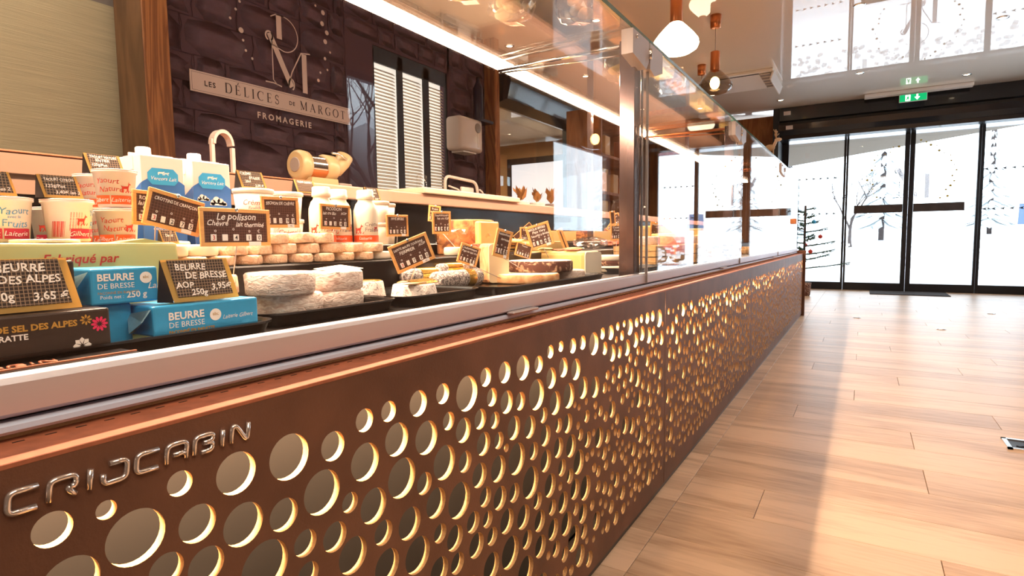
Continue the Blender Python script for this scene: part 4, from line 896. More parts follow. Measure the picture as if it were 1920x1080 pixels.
# ------------------------------------------------------------------ milk cartons
def carton(x, y, z, label):
    D_, W2, H2 = .070, .074, .158
    t = empty('milk_carton', (x, y, z), label=label, cat='milk carton')
    bm = B(); box(bm, (0, 0, H2 / 2), (D_, W2, H2), None, .0015); obj('body', bm, 'cartonw', t)
    bm = B(); b6(bm, -.002, .002, -W2 / 2, W2 / 2, H2, H2 + .006); box(bm, (.0, -W2 / 2 - .001, H2 - .012), (.03, .0015, .024)); obj('top_fold', bm, 'cartonw', t)
    bm = B(); lathe(bm, [(.013, 0), (.013, .003), (.0118, .0035), (.0118, .013), (.0105, .0145), (.001, .0145)], 24, Matrix.Translation((.016, -W2 / 2 + .016, H2))); obj('screw_cap', bm, 'white', t)
    xx = D_ / 2 + .0003; bm = B()
    top = [(-W2 / 2 + W2 * k / 16, H2 * .70 + .016 * math.cos(PI * (k / 16 - .5))) for k in range(17)]
    vs = [(-W2 / 2, 0.002), (W2 / 2, 0.002)] + top[::-1]; bm.faces.new([bm.verts.new((xx, a, b)) for a, b in vs])
    quadp = [(-W2 / 2 - .0003, .0)]; bm.faces.new([bm.verts.new(p) for p in ((D_ / 2, -W2 / 2 - .0003, .002), (-D_ / 2, -W2 / 2 - .0003, .002), (-D_ / 2, -W2 / 2 - .0003, H2 * .45), (D_ / 2, -W2 / 2 - .0003, H2 * .70))])
    obj('blue_field', bm, 'navy', t)
    bm = B(); c = H2 * .775; vs = [(-.026, c - .006), (-.019, c - .014), (.019, c - .014), (.026, c - .006), (.026, c + .006), (.018, c + .0145), (-.018, c + .0145), (-.026, c + .006)]
    bm.faces.new([bm.verts.new((xx + .0004, a, b)) for a, b in vs]); obj('badge', bm, 'sky', t)
    bm = B(); x3 = xx + .0008
    txt(bm, 'Vercors Lait', .0088, 0, c - .006, x3, 'CENTER', shear=.35, wob=.05)
    for yy_, s in ((-.003, 1), (.006, .8)):
        vs = [(-.9, 0), (-.7, 0), (-.6, .5), (.3, .5), (.4, 0), (.6, 0), (.6, .7), (.95, 1.0), (.9, 1.3), (.5, 1.1), (-.8, 1.0), (-1.0, .6)]; bm.faces.new([bm.verts.new((x3, yy_ + a * .006 * s, c + .003 + b * .005 * s)) for a, b in vs])
    for cx, cz, s in ((-.019, .089, .8), (.010, .083, 1.15)):
        for dx_, dz_, r_ in ((-.009, 0, .0045), (-.003, .004, .006), (.004, .002, .0055), (.010, -.001, .004)): disc(bm, cx + dx_ * s, cz + dz_ * s, r_ * s, x3, 12)
        quad(bm, cx - .014 * s, cx + .015 * s, cz - .0045 * s, cz, x3)
    txt(bm, 'Lait des fermes du', .0075, 0, .062, x3, 'CENTER', shear=.3, wob=.04); txt(bm, 'Vercors', .020, 0, .046, x3, 'CENTER', shear=.2, wob=.07, bold=.0003)
    txt(bm, 'demi-écrémé', .008, 0, .030, x3, 'CENTER'); obj('lettering', bm, 'chalkwhite', t)
    return t
carton(-1.087, .557, .7975, 'left milk carton with blue field and white clouds')
carton(-1.090, .648, .7975, 'right milk carton with blue field, beside the cream tubs')
# ------------------------------------------------------------------ cream tubs, bottles, tall tubs
def tub(x, y, z, label, R=.037, h=.053, pr=True, m='potcream', yaw=0.0, name='cream_tub'):
    t = empty(name, (x, y, z), (0, 0, yaw), label, 'tub'); rb, rt = R * .82, R * .94
    def rf(q): return rb + (rt - rb) * q / h
    bm = B(); lathe(bm, [(rb * .95, 0), (rb, .0012), (rt, h - .006)], 32); obj('cup', bm, m, t)
    bm = B(); lathe(bm, [(rt, h - .008), (R, h - .0075), (R, h - .001), (R * .95, h), (R * .9, h - .0015), (.001, h - .0015)], 32); obj('lid', bm, 'white' if pr else m, t)
    if pr:
        bm = B(); txt(bm, 'Crème', .013, -.022, .022, 0, shear=.2, wob=.06); 
        for k in range(9): quad(bm, .016, .025, .020 + k * .0016, .0207 + k * .0016)
        txt(bm, '20 cl', .006, .008, .037, 0); wrap(bm, rf); obj('print', bm, 'redink', t)
        bm = B(); txt(bm, 'Fraîche', .009, -.012, .013, 0, shear=.2, wob=.06); txt(bm, 'épaisse', .009, -.012, .005, 0, shear=.2, wob=.06); wrap(bm, rf); obj('grey_print', bm, 'greyink', t)
    return t
tub(-.992, .690, .7975, 'lower cream tub in the stack right of the milk cartons', yaw=-.4)
tub(-.992, .690, .8515, 'upper cream tub with a black price card on its lid', yaw=-.55)
tub(-1.01, .772, .7975, 'lower cream tub between the bottles and the first stack', yaw=-.4)
tub(-1.01, .772, .8515, 'upper cream tub beside the milk bottles', yaw=-.4)
def bottle(x, y, label, yaw):
    t = empty('milk_bottle', (x, y, .7975), (0, 0, yaw), label, 'bottle')
    R = .0265; pr = [(R * .9, 0), (R, .003), (R, .062), (R * .97, .075), (R * .80, .088), (.0165, .094), (.0160, .100)]
    bm = B(); lathe(bm, pr, 28); obj('body', bm, 'bottle', t)
    bm = B(); lathe(bm, [(.0175, .0985), (.0190, .0995), (.0190, .106), (.0182, .107), (.0182, .117), (.0165, .119), (.001, .119)], 28); obj('cap', bm, 'bottle', t)
    bm = B()
    for k in range(16):
        a, b = rad(-90 + 11.25 * k) * R, rad(-90 + 11.25 * (k + 1)) * R; bm.faces.new([bm.verts.new(p) for p in ((0, a, .006), (0, b, .006), (0, b, .020), (0, a, .020))])
    wrap(bm, lambda z: R); obj('colour_band', bm, 'orange_band', t)
    bm = B(); txt(bm, 'Laiterie', .0095, -.020, .0105, .0003, shear=.3, wob=.06); wrap(bm, lambda z: R); obj('lettering', bm, 'chalkwhite', t)
    bm = B(); goat(bm, -.020, .025, .016); goat(bm, .022, .030, .012); wrap(bm, lambda z: R); obj('goat_print', bm, 'redink', t)
    bm = B(); txt(bm, 'Crème', .012, -.006, .040, 0, shear=.1, wob=.05); txt(bm, 'Fraîche', .012, -.006, .028, 0, shear=.1, wob=.05); wrap(bm, lambda z: R); obj('print', bm, 'greyink', t)
bottle(-.958, .792 + .03, 'first milk bottle, left of the three', -.6)
bottle(-.975, .883, 'middle milk bottle of the three, slightly behind', -.5)
bottle(-.945, .932, 'right milk bottle of the three, next to the plain tubs', -.65)
for (x, y, z, l) in ((-.985, 1.005, .7975, 'lower plain cream coloured tub, front stack'), (-.985, 1.005, .848, 'upper plain cream coloured tub with a price card on it'), (-1.03, 1.075, .7975, 'lower plain cream coloured tub, rear stack'), (-1.03, 1.075, .848, 'upper plain cream coloured tub at the end, rear stack')):
    tub(x, y, z, l, .032, .050, False, 'bottle', name='plain_tub')

# ------------------------------------------------------------------ cheeses
def round_cheese(name, x, y, z, R, h, m, label, group=None, wob=.06, cat='cheese', top=None, tilt=(0, 0), n=28):
    sd = x * 31 + y * 17 + z * 7; b = min(.006, h * .3)
    pr = [(R * .90, 0), (R * .985, b * .5), (R, h * .5), (R * .985, h - b * .5), (R * .93, h), (R * .55, h + .0008), (.001, h + .0004)]
    bm = B(); lathe(bm, pr, n, None, 0, True, wob=wob, seed=sd)
    o = obj(name, bm, m, loc=(x, y, z), rot=(tilt[0], tilt[1], sd), label=label, cat=cat, group=group)
    if top:
        bm = B(); lathe(bm, [(R * .86, h + .0012), (R * .86, h + .0020), (.001, h + .0022)], 24, cap=True); obj('paper_disc', bm, top, o)
    return o
RC = round_cheese
Z0 = .6885
RC('large_round_cheese', -.790, .606, Z0, .053, .033, 'bloomy', 'bottom large white rinded cheese at the tray front, under the biggest one')
RC('large_round_cheese', -.782, .585, Z0 + .0335, .053, .035, 'bloomy', 'top large white wrinkled cheese at the front left of its tray')
RC('large_round_cheese', -.800, .711, Z0, .047, .030, 'bloomy', 'bottom white cheese on the right of the large stack')
RC('large_round_cheese', -.802, .712, Z0 + .0305, .047, .034, 'bloomy', 'top white cheese on the right of the large stack, with a paper slip')
bm = B(); box(bm, (0, 0, 0), (.05, .075, .0008), Euler((.05, .12, .2)).to_matrix()); obj('paper_slip', bm, 'rindtop', loc=(-.795, .716, Z0 + .0675), label='pale paper slip lying on the right top cheese', cat='paper')
RC('large_round_cheese', -.862, .528, Z0, .031, .034, 'bloomy2', 'lower cheese behind the butter price card')
RC('large_round_cheese', -.862, .528, Z0 + .0345, .031, .030, 'bloomy2', 'upper cheese behind the butter price card')
# small rounds in rows on the middle deck
random.seed(21); Zm = .7648
row = [(.478, 0), (.527, 0), (.577, 0), (.630, 0), (.684, 0), (.738, 0), (.793, 0), (.848, 0), (.903, 0), (.960, 0), (1.017, 0), (1.073, 0)]
names = ['leftmost', 'second from the left', 'third from the left', 'fourth from the left', 'fifth from the left', 'sixth from the left', 'seventh from the left', 'eighth from the left', 'ninth from the left', 'tenth from the left', 'eleventh from the left', 'last at the right']
for i, (y, _) in enumerate(row):
    RC('small_round_cheese', -.932 + random.uniform(-.004, .004), y, Zm, .0255, .0165, 'bloomy2' if i < 9 else 'rindtop', 'small round goat cheese in the bottom row on the black step, ' + names[i], top='paste' if i < 1 else None)
row2 = [.500, .552, .604, .655, .708, .764, .820, .876, .935]
for i, y in enumerate(row2):
    RC('small_round_cheese', -.937 + random.uniform(-.004, .004), y, Zm + .0175, .026, .0185, 'bloomy2' if i > 1 else 'whitepaste', 'small round goat cheese in the second layer, %s' % ['under the large price sign, left', 'under the large price sign, right', 'touching the large sign pick', 'just right of the large sign pick', 'below the crouched top pair', 'centre of the layer, under a top one', 'with a paper disc before the bottles', 'before the third bottle', 'last before the plain tubs'][i], top='lid' if i in (6, 7) else None)
for i, y in enumerate([.690, .748, .800]):
    RC('small_round_cheese', -.940, y, Zm + .0370, .0275, .0190, 'bloomy2', 'small round goat cheese on the very top of the pile, %s' % ['left', 'middle', 'right'][i], tilt=(random.uniform(-.08, .08), 0))
for i, y in enumerate([.475, .532]):
    t = RC('boxed_cheese', -.99, y, Zm + .002, .028, .040, 'paste', 'pale cheese in a round wooden box behind the sign, %s one' % ['left', 'right'][i], wob=.0)
    bm = B(); lathe(bm, [(.0285, .012), (.0292, .0122), (.0292, .020), (.0285, .0202)], 24, cap=False); obj('blue_label', bm, 'navy', t)
# bag of brown nuts behind the signs
t = empty('nut_bag', (-1.0, .515, .7980 - .033 + .04), label='clear bag of dark brown nuts behind the leaning sign', cat='bag')
t.location = (-1.145, .47, .7975)
bm = B()
for k in range(22): ellipsoid(bm, (random.uniform(-.02, .02), random.uniform(-.028, .028), .010 + random.uniform(0, .05)), (.010, .011, .009), 8, 6)
tag(obj('nuts', bm, 'darkrind', t), kind='stuff')
def blob(bm, s, seed, amt=.3, n=3):
    r = bmesh.ops.create_icosphere(bm, subdivisions=n, radius=1.0)
    for v in r['verts']:
        k = 1 + amt * noise.noise(v.co * 1.8 + Vector((seed, 0, 0))) + amt * .5 * noise.noise(v.co * 5 + Vector((0, seed, 0)))
        v.co = Vector((v.co.x * s[0] * k, v.co.y * s[1] * k, max(0.0, s[2] + v.co.z * s[2] * k)))
bm = B(); blob(bm, (.027, .036, .036), 3.3, .15); obj('clear_film', bm, 'film', t)
# ash cheeses
def frustum(x, y, R, h, label, gold):
    t = empty('ash_cheese', (x, y, Z0), label=label, cat='cheese')
    bm = B(); lathe(bm, [(R, 0), (R * 1.0, .002), (R * .88, h - .002), (R * .84, h), (.001, h)], 28, wob=.04, seed=y * 9); obj('body', bm, 'ashpale', t)
    if gold:
        bm = B(); b6(bm, -.020, .026, -.030, .045, 0, .0012); 
        bmesh.ops.subdivide_edges(bm, edges=[e for e in bm.edges if abs((e.verts[0].co - e.verts[1].co).x) > .02], cuts=6)
        for v in bm.verts: v.co.z += h + .0005 + .012 * math.cos(v.co.x / .026 * PI / 2) * .6
        obj('gold_band', bm, 'goldband', t)
        bm = B(); ellipsoid(bm, (.024, -.034, h + .003), (.010, .020, .0022), 14, 6); box(bm, (.024, -.006, h + .0035), (.004, .03, .0016)); obj('tasting_spoon', bm, 'salmon', t)
    else:
        bm = B(); lathe(bm, [(R * .82, h + .0006), (R * .80, h + .0018), (.001, h + .002)], 24); obj('gold_disc', bm, 'goldband', t)
frustum(-.775, .893, .048, .029, 'truncated ash cheese with gold band and small wooden spoon on top', True)
frustum(-.853, .835, .040, .036, 'ash cheese with round gold label, behind the spoon one', False)
def log(x, y0, y1, z, R, label, band):
    t = empty('ash_log', (x, (y0 + y1) / 2, z), (0, 0, 0), label, 'cheese'); L = y1 - y0
    mx = Matrix.Translation((0, 0, R)) @ Matrix.Rotation(-PI / 2, 4, 'X')
    pr = [(.001, -L / 2), (R * .8, -L / 2), (R * .97, -L / 2 + .003), (R, -L / 2 + .008), (R, L / 2 - .012), (R * .92, L / 2 - .005), (R * .6, L / 2), (.001, L / 2 + .001)]
    bm = B(); lathe(bm, pr, 24, mx, cap=False, wob=.05, seed=y0 * 5); obj('body', bm, 'ash', t)
    bm = B(); lathe(bm, [(R * 1.05, band[0]), (R * 1.07, band[0] + .002), (R * 1.07, band[1] - .002), (R * 1.05, band[1])], 24, mx, cap=False); obj('gold_band', bm, 'goldband', t)
log(-.845, 1.045, 1.225, .690, .0215, 'ash coated cheese log nearest the glass, gold band round its middle', (.02, .052))
log(-.885, .985, 1.135, .7050, .0180, 'ash coated cheese log behind, its flat end showing', (-.03, .03))
log(-.878, 1.10, 1.25, .7250, .012, 'thin pale log lying across the others', (-.05, .01))
# wheels
def wheel(name, x, y, z, R, h, side, topm, a0, a1, label, cut='paste'):
    t = empty(name, (x, y, z), label=label, cat='cheese')
    full = abs(a1 - a0) >= 359; n = 40; b = .004
    bm = B(); pr = [(R * .965, 0), (R, b), (R, h - b), (R * .965, h)]
    if full: lathe(bm, pr, n, wob=.02, seed=x * 9)
    else:
        rg = lathe(bm, pr, n, cap=False, a0=rad(a0), a1=rad(a1), wob=.02, seed=x * 9)
    obj('rind', bm, side, t)
    bm = B()
    if full: lathe(bm, [(R * .965, h - .0001), (R * .9, h + .0012), (.001, h + .001)], n, cap=False, wob=.02, seed=x * 9)
    else:
        c = bm.verts.new((0, 0, h)); vs = [bm.verts.new((R * .97 * math.cos(rad(a0 + (a1 - a0) * k / n)), R * .97 * math.sin(rad(a0 + (a1 - a0) * k / n)), h)) for k in range(n + 1)]
        for k in range(n): bm.faces.new((c, vs[k], vs[k + 1]))
    obj('top_face', bm, topm, t)
    if not full:
        bm = B()
        for a in (a0, a1):
            p = (R * .985 * math.cos(rad(a)), R * .985 * math.sin(rad(a))); bm.faces.new([bm.verts.new(q) for q in ((0, 0, 0), (*p, 0), (*p, h), (0, 0, h))])
        obj('cut_face', bm, cut, t)
    return t
wheel('round_cheese', -.800, 1.385, Z0, .095, .024, 'orangerind', 'rindtop', 0, 360, 'lower orange rinded half height wheel in the large black tray')
wheel('cheese_wedge', -.745, 1.545, Z0, .050, .026, 'bloomy', 'rindtop', 0, 360, 'small white cheese half under the brown rinded wheel', 'whitepaste')
wheel('round_cheese', -.798, 1.470, Z0 + .0265, .094, .030, 'darkrind', 'rindtop', 0, 360, 'top wheel with mottled dark brown rind and floury top')
def block(name, x0, x1, y0, y1, z0, z1, m, label, face='paste', bev=.006, cat='cheese', rot=0, fm=None):
    t = empty(name, ((x0 + x1) / 2, (y0 + y1) / 2, z0), (0, 0, rot), label, cat); w, d, h = x1 - x0, y1 - y0, z1 - z0
    bm = B(); box(bm, (0, 0, h / 2), (w, d, h), None, bev, seg=2); obj('rind' if face else 'body', bm, m, t)
    if face:
        bm = B(); pts = []
        r = bev * 1.2
        for cy, cz, a0 in ((d / 2 - r, h - r, 0), (-d / 2 + r, h - r, 90), (-d / 2 + r, r, 180), (d / 2 - r, r, 270)):
            for k in range(5): pts.append((cy + (r - .0022) * math.cos(rad(a0 + k * 22.5)), cz + (r - .0022) * math.sin(rad(a0 + k * 22.5))))
        prism(bm, pts, 'x', w / 2 - .002, w / 2 + .0012); obj('cut_face', bm, face, t)
    return t
block('cheese_block', -.955, -.745, 1.665, 1.80, .6850, .7665, 'paste2', 'tall pale block of cheese with rounded white cut face before the bronze post', 'whitepaste', .012)
for k, (x, y, c) in enumerate(((-.80, 1.70, 'meat'), (-.86, 1.72, 'meat'), (-.83, 1.76, 'salad'), (-.90, 1.69, 'salad'))):
    bm = B(); blob(bm, (.030, .032, .004), k * 2.7, .3, 2); obj('garnish_slice', bm, c, loc=(x, y, .7672 + .004 * (k > 1)), label=['thin red cured slice at the front of the tall block', 'thin red cured slice at the back of the tall block', 'pale leaf garnish on the right of the tall block', 'pale leaf garnish on the left of the tall block'][k], cat='garnish')
block('cheese_wedge', -.888, -.830, 1.285, 1.350, .6888, .796, 'orangerind', 'upright thick wedge of pale orange cheese left of the narrow price sign', 'paste', .010, rot=-.5)

random.seed(4)
for k in range(6):
    bm = B(); box(bm, (0, 0, 0), (.07, .055, .004), Euler((random.uniform(-.1, .1), random.uniform(-.1, .1), random.uniform(-.6, .6))).to_matrix(), .001)
    obj('slice_of_cheese', bm, 'paste2', loc=(-.955 + .006 * k, 1.50 + .022 * (k % 4), .770 + .007 * k), label='%s slice of the loose yellow cheese pile behind the wheels' % ['bottom', 'second lowest', 'third lowest', 'third highest', 'second highest', 'topmost'][k], cat='cheese')
# film wrapped truckle on the middle deck
t = wheel('cut_truckle', -1.008, 1.395, .7648, .085, .098, 'brownrind', 'paste2', 0, 360, 'large cut truckle wrapped in shiny film behind the two small signs')
bm = B(); b6(bm, .055, .0875, -.05, .05, .004, .094, .004); obj('cut_face', bm, 'paste2', t)
bm = B(); blob(bm, (.088, .095, .051), 8.1, .05, 4); obj('cling_film', bm, 'film', t)
bm = B(); blob(bm, (.026, .055, .016), 2.2, .25); obj('film_parcel', bm, 'meat', loc=(-.905 - .02, 1.345, .7648), label='brown crinkled parcel in front of the wrapped truckle', cat='parcel')
RC('small_round_cheese', -.935, 1.235, Zm, .024, .022, 'whitepaste', 'single small white cheese beside the brown parcel')
block('cheese_block', -1.06, -.97, 1.80, 1.99, .7648, .800, 'paste2', 'yellow block behind the leaning bare sign', 'paste2', .004)
block('cheese_block', -1.25, -1.14, 2.18, 2.45, .7980, .845, 'brownrind', 'brown rinded block at the rear, left one', 'paste2', .006)
block('cheese_block', -1.24, -1.12, 2.55, 3.02, .7980, .848, 'brownrind', 'long brown rinded block at the rear, right one', 'paste2', .006)
bm = B(); blob(bm, (.05, .15, .026), 5.2, .25, 3); obj('film_parcel', bm, 'film', loc=(-1.02, 2.35, .7648), label='loose shiny film parcel before the long brown block', cat='parcel')
bm = B(); blob(bm, (.04, .13, .020), 9.2, .2, 3); obj('meat_parcel', bm, 'meat', loc=(-1.02, 2.62, .7648), label='cured meat parcel beside the shiny film', cat='parcel')
# round boards with pale cheeses beyond the block
for i, (x, y, r, z, l) in enumerate(((-.80, 1.985, .085, .6885, 'pale topped wheel on its dark board just before the bronze post'), (-.818, 2.15, .075, .6885, 'pale topped wheel seen right behind the bronze post'), (-.80, 1.985, .068, .728, 'smaller pale wheel stacked on the one before the bronze post'))):
    wheel('round_cheese', x, y, z, r, .020 if i < 2 else .018, 'rindtop', 'rindtop', 0, 360, l)
    if i < 2:
        bm = B(); lathe(bm, [(r * .85, 0), (r * .85, .018), (.001, .018)], 28); obj('dark_board', bm, 'darkrind', loc=(x, y, z + .0205), label='round dark board on the ' + ('nearer' if i == 0 else 'further') + ' pale wheel', cat='board')
# wooden crates
def crate(x0, x1, y0, y1, z0, z1, label, group=None):
    t = empty('wooden_crate', ((x0 + x1) / 2, (y0 + y1) / 2, z0), label=label, cat='crate', group=group); w, d, h = x1 - x0, y1 - y0, z1 - z0; m = 2; hh = h / m
    for k in range(m):
        for s in (-1, 1):
            bm = B(); b6(bm, s * w / 2 - .003, s * w / 2 + .003, -d / 2, d / 2, k * hh + .001, (k + 1) * hh - .001, .0006); obj('slat', bm, 'crate', t)
            bm = B(); b6(bm, -w / 2 + .003, w / 2 - .003, s * (d / 2 - .006) - .003, s * (d / 2 - .006) + .003, k * hh + .001, (k + 1) * hh - .001); obj('slat', bm, 'crate', t)
    bm = B(); b6(bm, -w / 2 + .003, w / 2 - .003, -d / 2 + .009, d / 2 - .009, h - .006, h - .002); obj('lid_board', bm, 'crate', t)
    return t
cr = [(-.895, -.72, 2.30, 2.56, 0), (-.895, -.72, 2.30, 2.56, 1), (-.895, -.72, 2.60, 2.88, 0), (-.895, -.72, 2.60, 2.88, 1), (-.895, -.72, 2.95, 3.30, 0), (-.895, -.72, 2.95, 3.30, 1)]
cl = ['first pale crate beyond the bronze post, lower', 'first pale crate beyond the bronze post, upper', 'second pale crate from the bronze post, lower', 'second pale crate from the bronze post, upper', 'third pale crate from the bronze post, lower', 'third pale crate from the bronze post, upper']
for (x0, x1, y0, y1, k), l in zip(cr, cl): crate(x0, x1, y0, y1, .6845 + .047 * k, .6845 + .047 * k + .045, l)
random.seed(33)
far = [(-.82, 2.42, 'white'), (-.80, 2.74, 'gold'), (-.83, 3.10, 'white'), (-.80, 3.62, 'orange'), (-.80, 3.95, 'white'), (-.82, 4.3, 'brown'), (-.8, 4.72, 'gold'), (-.8, 5.2, 'orange'), (-.82, 5.7, 'brown'), (-.8, 6.1, 'white')]
mm = {'white': ('bloomy', 'rindtop'), 'gold': ('orangerind', 'paste2'), 'orange': ('orangerind', 'rindtop'), 'brown': ('brownrind', 'paste2')}
pos = ['on the first crate stack', 'on the second crate stack', 'on the third crate stack', 'first beyond the crates', 'second beyond the crates', 'third beyond the crates', 'fourth beyond the crates', 'fifth beyond the crates', 'sixth beyond the crates', 'last before the counter end']
for i, (x, y, k) in enumerate(far):
    z = .6845 + .0945 if i < 3 else .6848
    wheel('round_cheese', x, y, z, .08, .05 if i % 2 else .035, *mm[k], 20, 330 if i > 3 else 380, k + ' rinded wheel ' + pos[i], 'paste2')
for i, y in enumerate((3.25, 3.8, 4.4, 5.0, 5.6, 6.2)):
    block('cheese_block', -1.25, -1.13, y - .2, y + .2, .798, .87 + .02 * (i % 2), 'paste2' if i % 2 else 'brownrind', 'rear cheese block %s along the far half of the counter' % ['first', 'second', 'third', 'fourth', 'fifth', 'last'][i], 'paste2', .008)
for i, y in enumerate((3.5, 4.1, 4.8, 5.5)):
    block('cheese_block', -1.07, -.95, y - .12, y + .12, .765, .83, 'crate', 'middle row pale block %s beyond the crates' % ['first', 'second', 'third', 'fourth'][i], 'whitepaste', .006)

# ------------------------------------------------------------------ price signs on picks
def chalk_sign(c, w, h, yaw, roll, lines, digits, label, foot=None, unit='', pick=True, nm='price_sign'):
    R_ = Matrix.Rotation(rad(-yaw), 3, 'Z') @ Matrix.Rotation(rad(roll), 3, 'X')
    t = empty(nm, c, R_.to_euler(), label, 'price sign'); f = h * .105; th = .0026
    bm = B()
    for a in ((-w / 2, w / 2, h / 2 - f, h / 2), (-w / 2, w / 2, -h / 2, -h / 2 + f), (-w / 2, -w / 2 + f, -h / 2 + f, h / 2 - f), (w / 2 - f, w / 2, -h / 2 + f, h / 2 - f)): b6(bm, -th, th * .6, *a, bev=.0007)
    tag(obj('frame', bm, 'signwood', t))
    bm = B(); b6(bm, -th * .6, 0, -w / 2 + f, w / 2 - f, -h / 2 + f, h / 2 - f); obj('slate', bm, 'slate', t)
    bm = B(); n = len(lines)
    for s, sz, y, z, sh in lines: txt(bm, s, sz * h * 1.32, y * w, z * h, .0004, 'CENTER', shear=sh, wob=.05, bold=.02 * sz * h, maxw=w * (.76 if len(s) > 13 or len(lines) < 3 else .72 if abs(y) < .08 else .42))
    if digits: txt(bm, '€', h * .13, w * .30, -h * .14, .0004); txt(bm, ',', h * .16, w * (-.33 + .185 * 3 - .07), -h * .30, .0004)
    for (a, b) in ((-.30, -.10), (-.05, -.05), (.18, -.10)) if digits else ():
        rr = h * .018
        for k in range(12):
            q0, q1 = 2 * PI * k / 12, 2 * PI * (k + 1) / 12
            bm.faces.new([bm.verts.new((.0004, a * w + q * math.cos(e), b * h + q * math.sin(e))) for q, e in ((rr, q0), (rr, q1), (rr * 1.7, q1), (rr * 1.7, q0))])
    obj('lettering', bm, 'chalkwhite', t)
    if digits:
        tw, thh = w * .078, h * .17; me = None
        for i, dch in enumerate(digits):
            y = w * (-.33 + .155 * i + (.03 if i > 2 else 0)); z = -h * .27
            if me is None:
                bm = B(); box(bm, (0, 0, 0), (.0012, tw, thh), None, .0004); o = obj('number_tile', bm, 'chalkwhite', t, loc=(.0009, y, z)); me = o.data
            else:
                o = bpy.data.objects.new('number_tile', me); C.objects.link(o); o.parent = t; o.location = (.0009, y, z)
            if dch.strip():
                bm = B(); txt(bm, dch, thh * .95, 0, -thh * .33, .0009, 'CENTER', bold=.0001); obj('numeral', bm, 'inkblack' if i else 'redink', o)
    bm = B(); lathe(bm, [(.0032, -.0012), (.0034, 0), (.0026, .0018), (.001, .0024)], 12, Matrix.Translation((.0018, 0, h / 2 - f * .3)) @ Matrix.Rotation(PI / 2, 4, 'Y')); obj('clip', bm, 'chrome', t)
    if unit:
        bm = B(); b6(bm, .0008, .0022, w * .16, w * .34, -h / 2 + f * .1, -h / 2 + f * 1.15); obj('unit_tag', bm, 'chalkwhite', t)
        bm = B(); txt(bm, unit, h * .085, w * .25, -h / 2 + f * .3, .0024, 'CENTER'); obj('unit_print', bm, 'inkblack', t)
    if pick and foot is not None:
        inv = R_.inverted(); p0 = Vector((-.0015, 0, -h / 2 + .004)); p1 = inv @ (Vector(foot) - Vector(c)); bm = B(); tube(bm, [p0, p1], .0009, 6); obj('pick', bm, 'hinge', t)
    return t
CS = chalk_sign
CS((-.830, .546, .827), .117, .058, 0, 0, [('Le polisson', .19, 0, .20, .25), ('Chèvre', .15, -.27, .04, .3), ('lait thermisé', .15, .19, .02, .3)], '3 410', 'large front price sign reading Le polisson on the black step', (-.86, .556, .752), ' ')
CS((-.862, .470, .848), .082, .053, 0, -14, [('CROTTINS DE CRANÇON', .12, 0, .22, .1)], '3 275', 'tilted price sign for crottins, leaning behind the large front sign', (-.90, .478, .790), ' ')
CS((-.885, .456, .854), .064, .050, 0, -3, [('ROCAMADOUR', .13, 0, .24, .1), ('lait cru', .13, -.2, .08, .3), ('Chèvre', .13, -.1, -.04, .3)], '3 190', 'price sign furthest left, half covered by the tilted crottin sign', (-.905, .46, .79))
CS((-.905, .683, .858), .078, .056, 0, 1, [('SECHON DE CHÈVRE', .12, 0, .24, .15)], '3 193', 'price sign reading sechon de chevre before the cream tubs', (-.935, .683, .812), '45')
CS((-.915, .819, .854), .078, .050, 0, -1, [('PICODON', .13, -.05, .26, .1), ('lait cru Bio', .15, -.2, .08, .3), ('AOP', .11, .28, .10, .1)], '3 240', 'price sign reading picodon in front of the milk bottles', (-.94, .82, .80), ' ')
CS((-.945, 1.034, .841), .074, .051, 0, 1, [('PAVÉ BREBIS', .12, 0, .26, .15)], '3 241', 'price sign hanging before the plain cream tubs', (-.95, 1.035, .790), ' ')
CS((-.780, .894, .780), .086, .058, 30, 21, [('SAINTE MAURE TOURAINE', .105, -.03, .24, .15), ('FERMIER', .12, -.1, .08, .1), ('AOP', .10, .30, .12, .1)], '3 790', 'strongly tilted price sign in front of the ash cheeses', (-.80, .91, .722), '35')
CS((-.850, 1.189, .768), .056, .050, 30, -18, [('Coulommiers', .13, -.05, .26, .2), ('Pays au lait cru', .12, 0, .10, .2)], '3 837', 'small price sign leaning over the large black tray', (-.80, 1.26, .705), ' ')
CS((-.965, 1.228, .853), .058, .060, 20, 1, [('Soumaintrain', .12, 0, .28, .15), ('lait cru', .10, -.05, .14, .15), ('IGP', .10, .28, .14, .1)], '3 983', 'upright price sign in front of the film wrapped truckle', (-.93, 1.24, .787))
CS((-1.075, 1.335, .884), .040, .048, 20, -6, [('Brebis', .13, 0, .24, .15), ('au lait cru', .11, 0, .08, .15)], '3 520', 'smaller sign just behind the upright one, near the service top', (-1.05, 1.335, .8635))
CS((-.790, 1.255, .795), .050, .072, 25, -14, [('Reblochon', .10, -.02, .30, .15), ('fermier', .09, .1, .12, .15)], '3 325', 'tall narrow slanted price sign above the cheese wheels', (-.80, 1.40, .714), ' ')
CS((-.885, 1.525, .773), .060, .044, 25, -16, [('Tomme', .12, 0, .24, .15)], '3 181', 'low leaning price sign with washed out slate behind the top wheel', (-.86, 1.53, .7455))
CS((-.880, 1.620, .818), .078, .076, 50, 17, [('BRIQUE BREBIS', .12, -.05, .28, .12), ('Pays Very', .11, 0, .14, .2), ('Sécurité à Brebis', .10, .02, .0, .15)], '3 640', 'large black price sign in the centre of the display, tilted left', (-.86, 1.64, .748), ' ')
CS((-.965, 1.680, .824), .043, .048, 40, 0, [('Tomme', .12, 0, .24, .15)], '3 120', 'small price sign peeping out left of the large black sign', (-.965, 1.68, .766))
CS((-1.00, 1.72, .835), .075, .020, 50, 40, [], '', 'thin sign edge rising behind the large black sign', (-1.0, 1.72, .766))
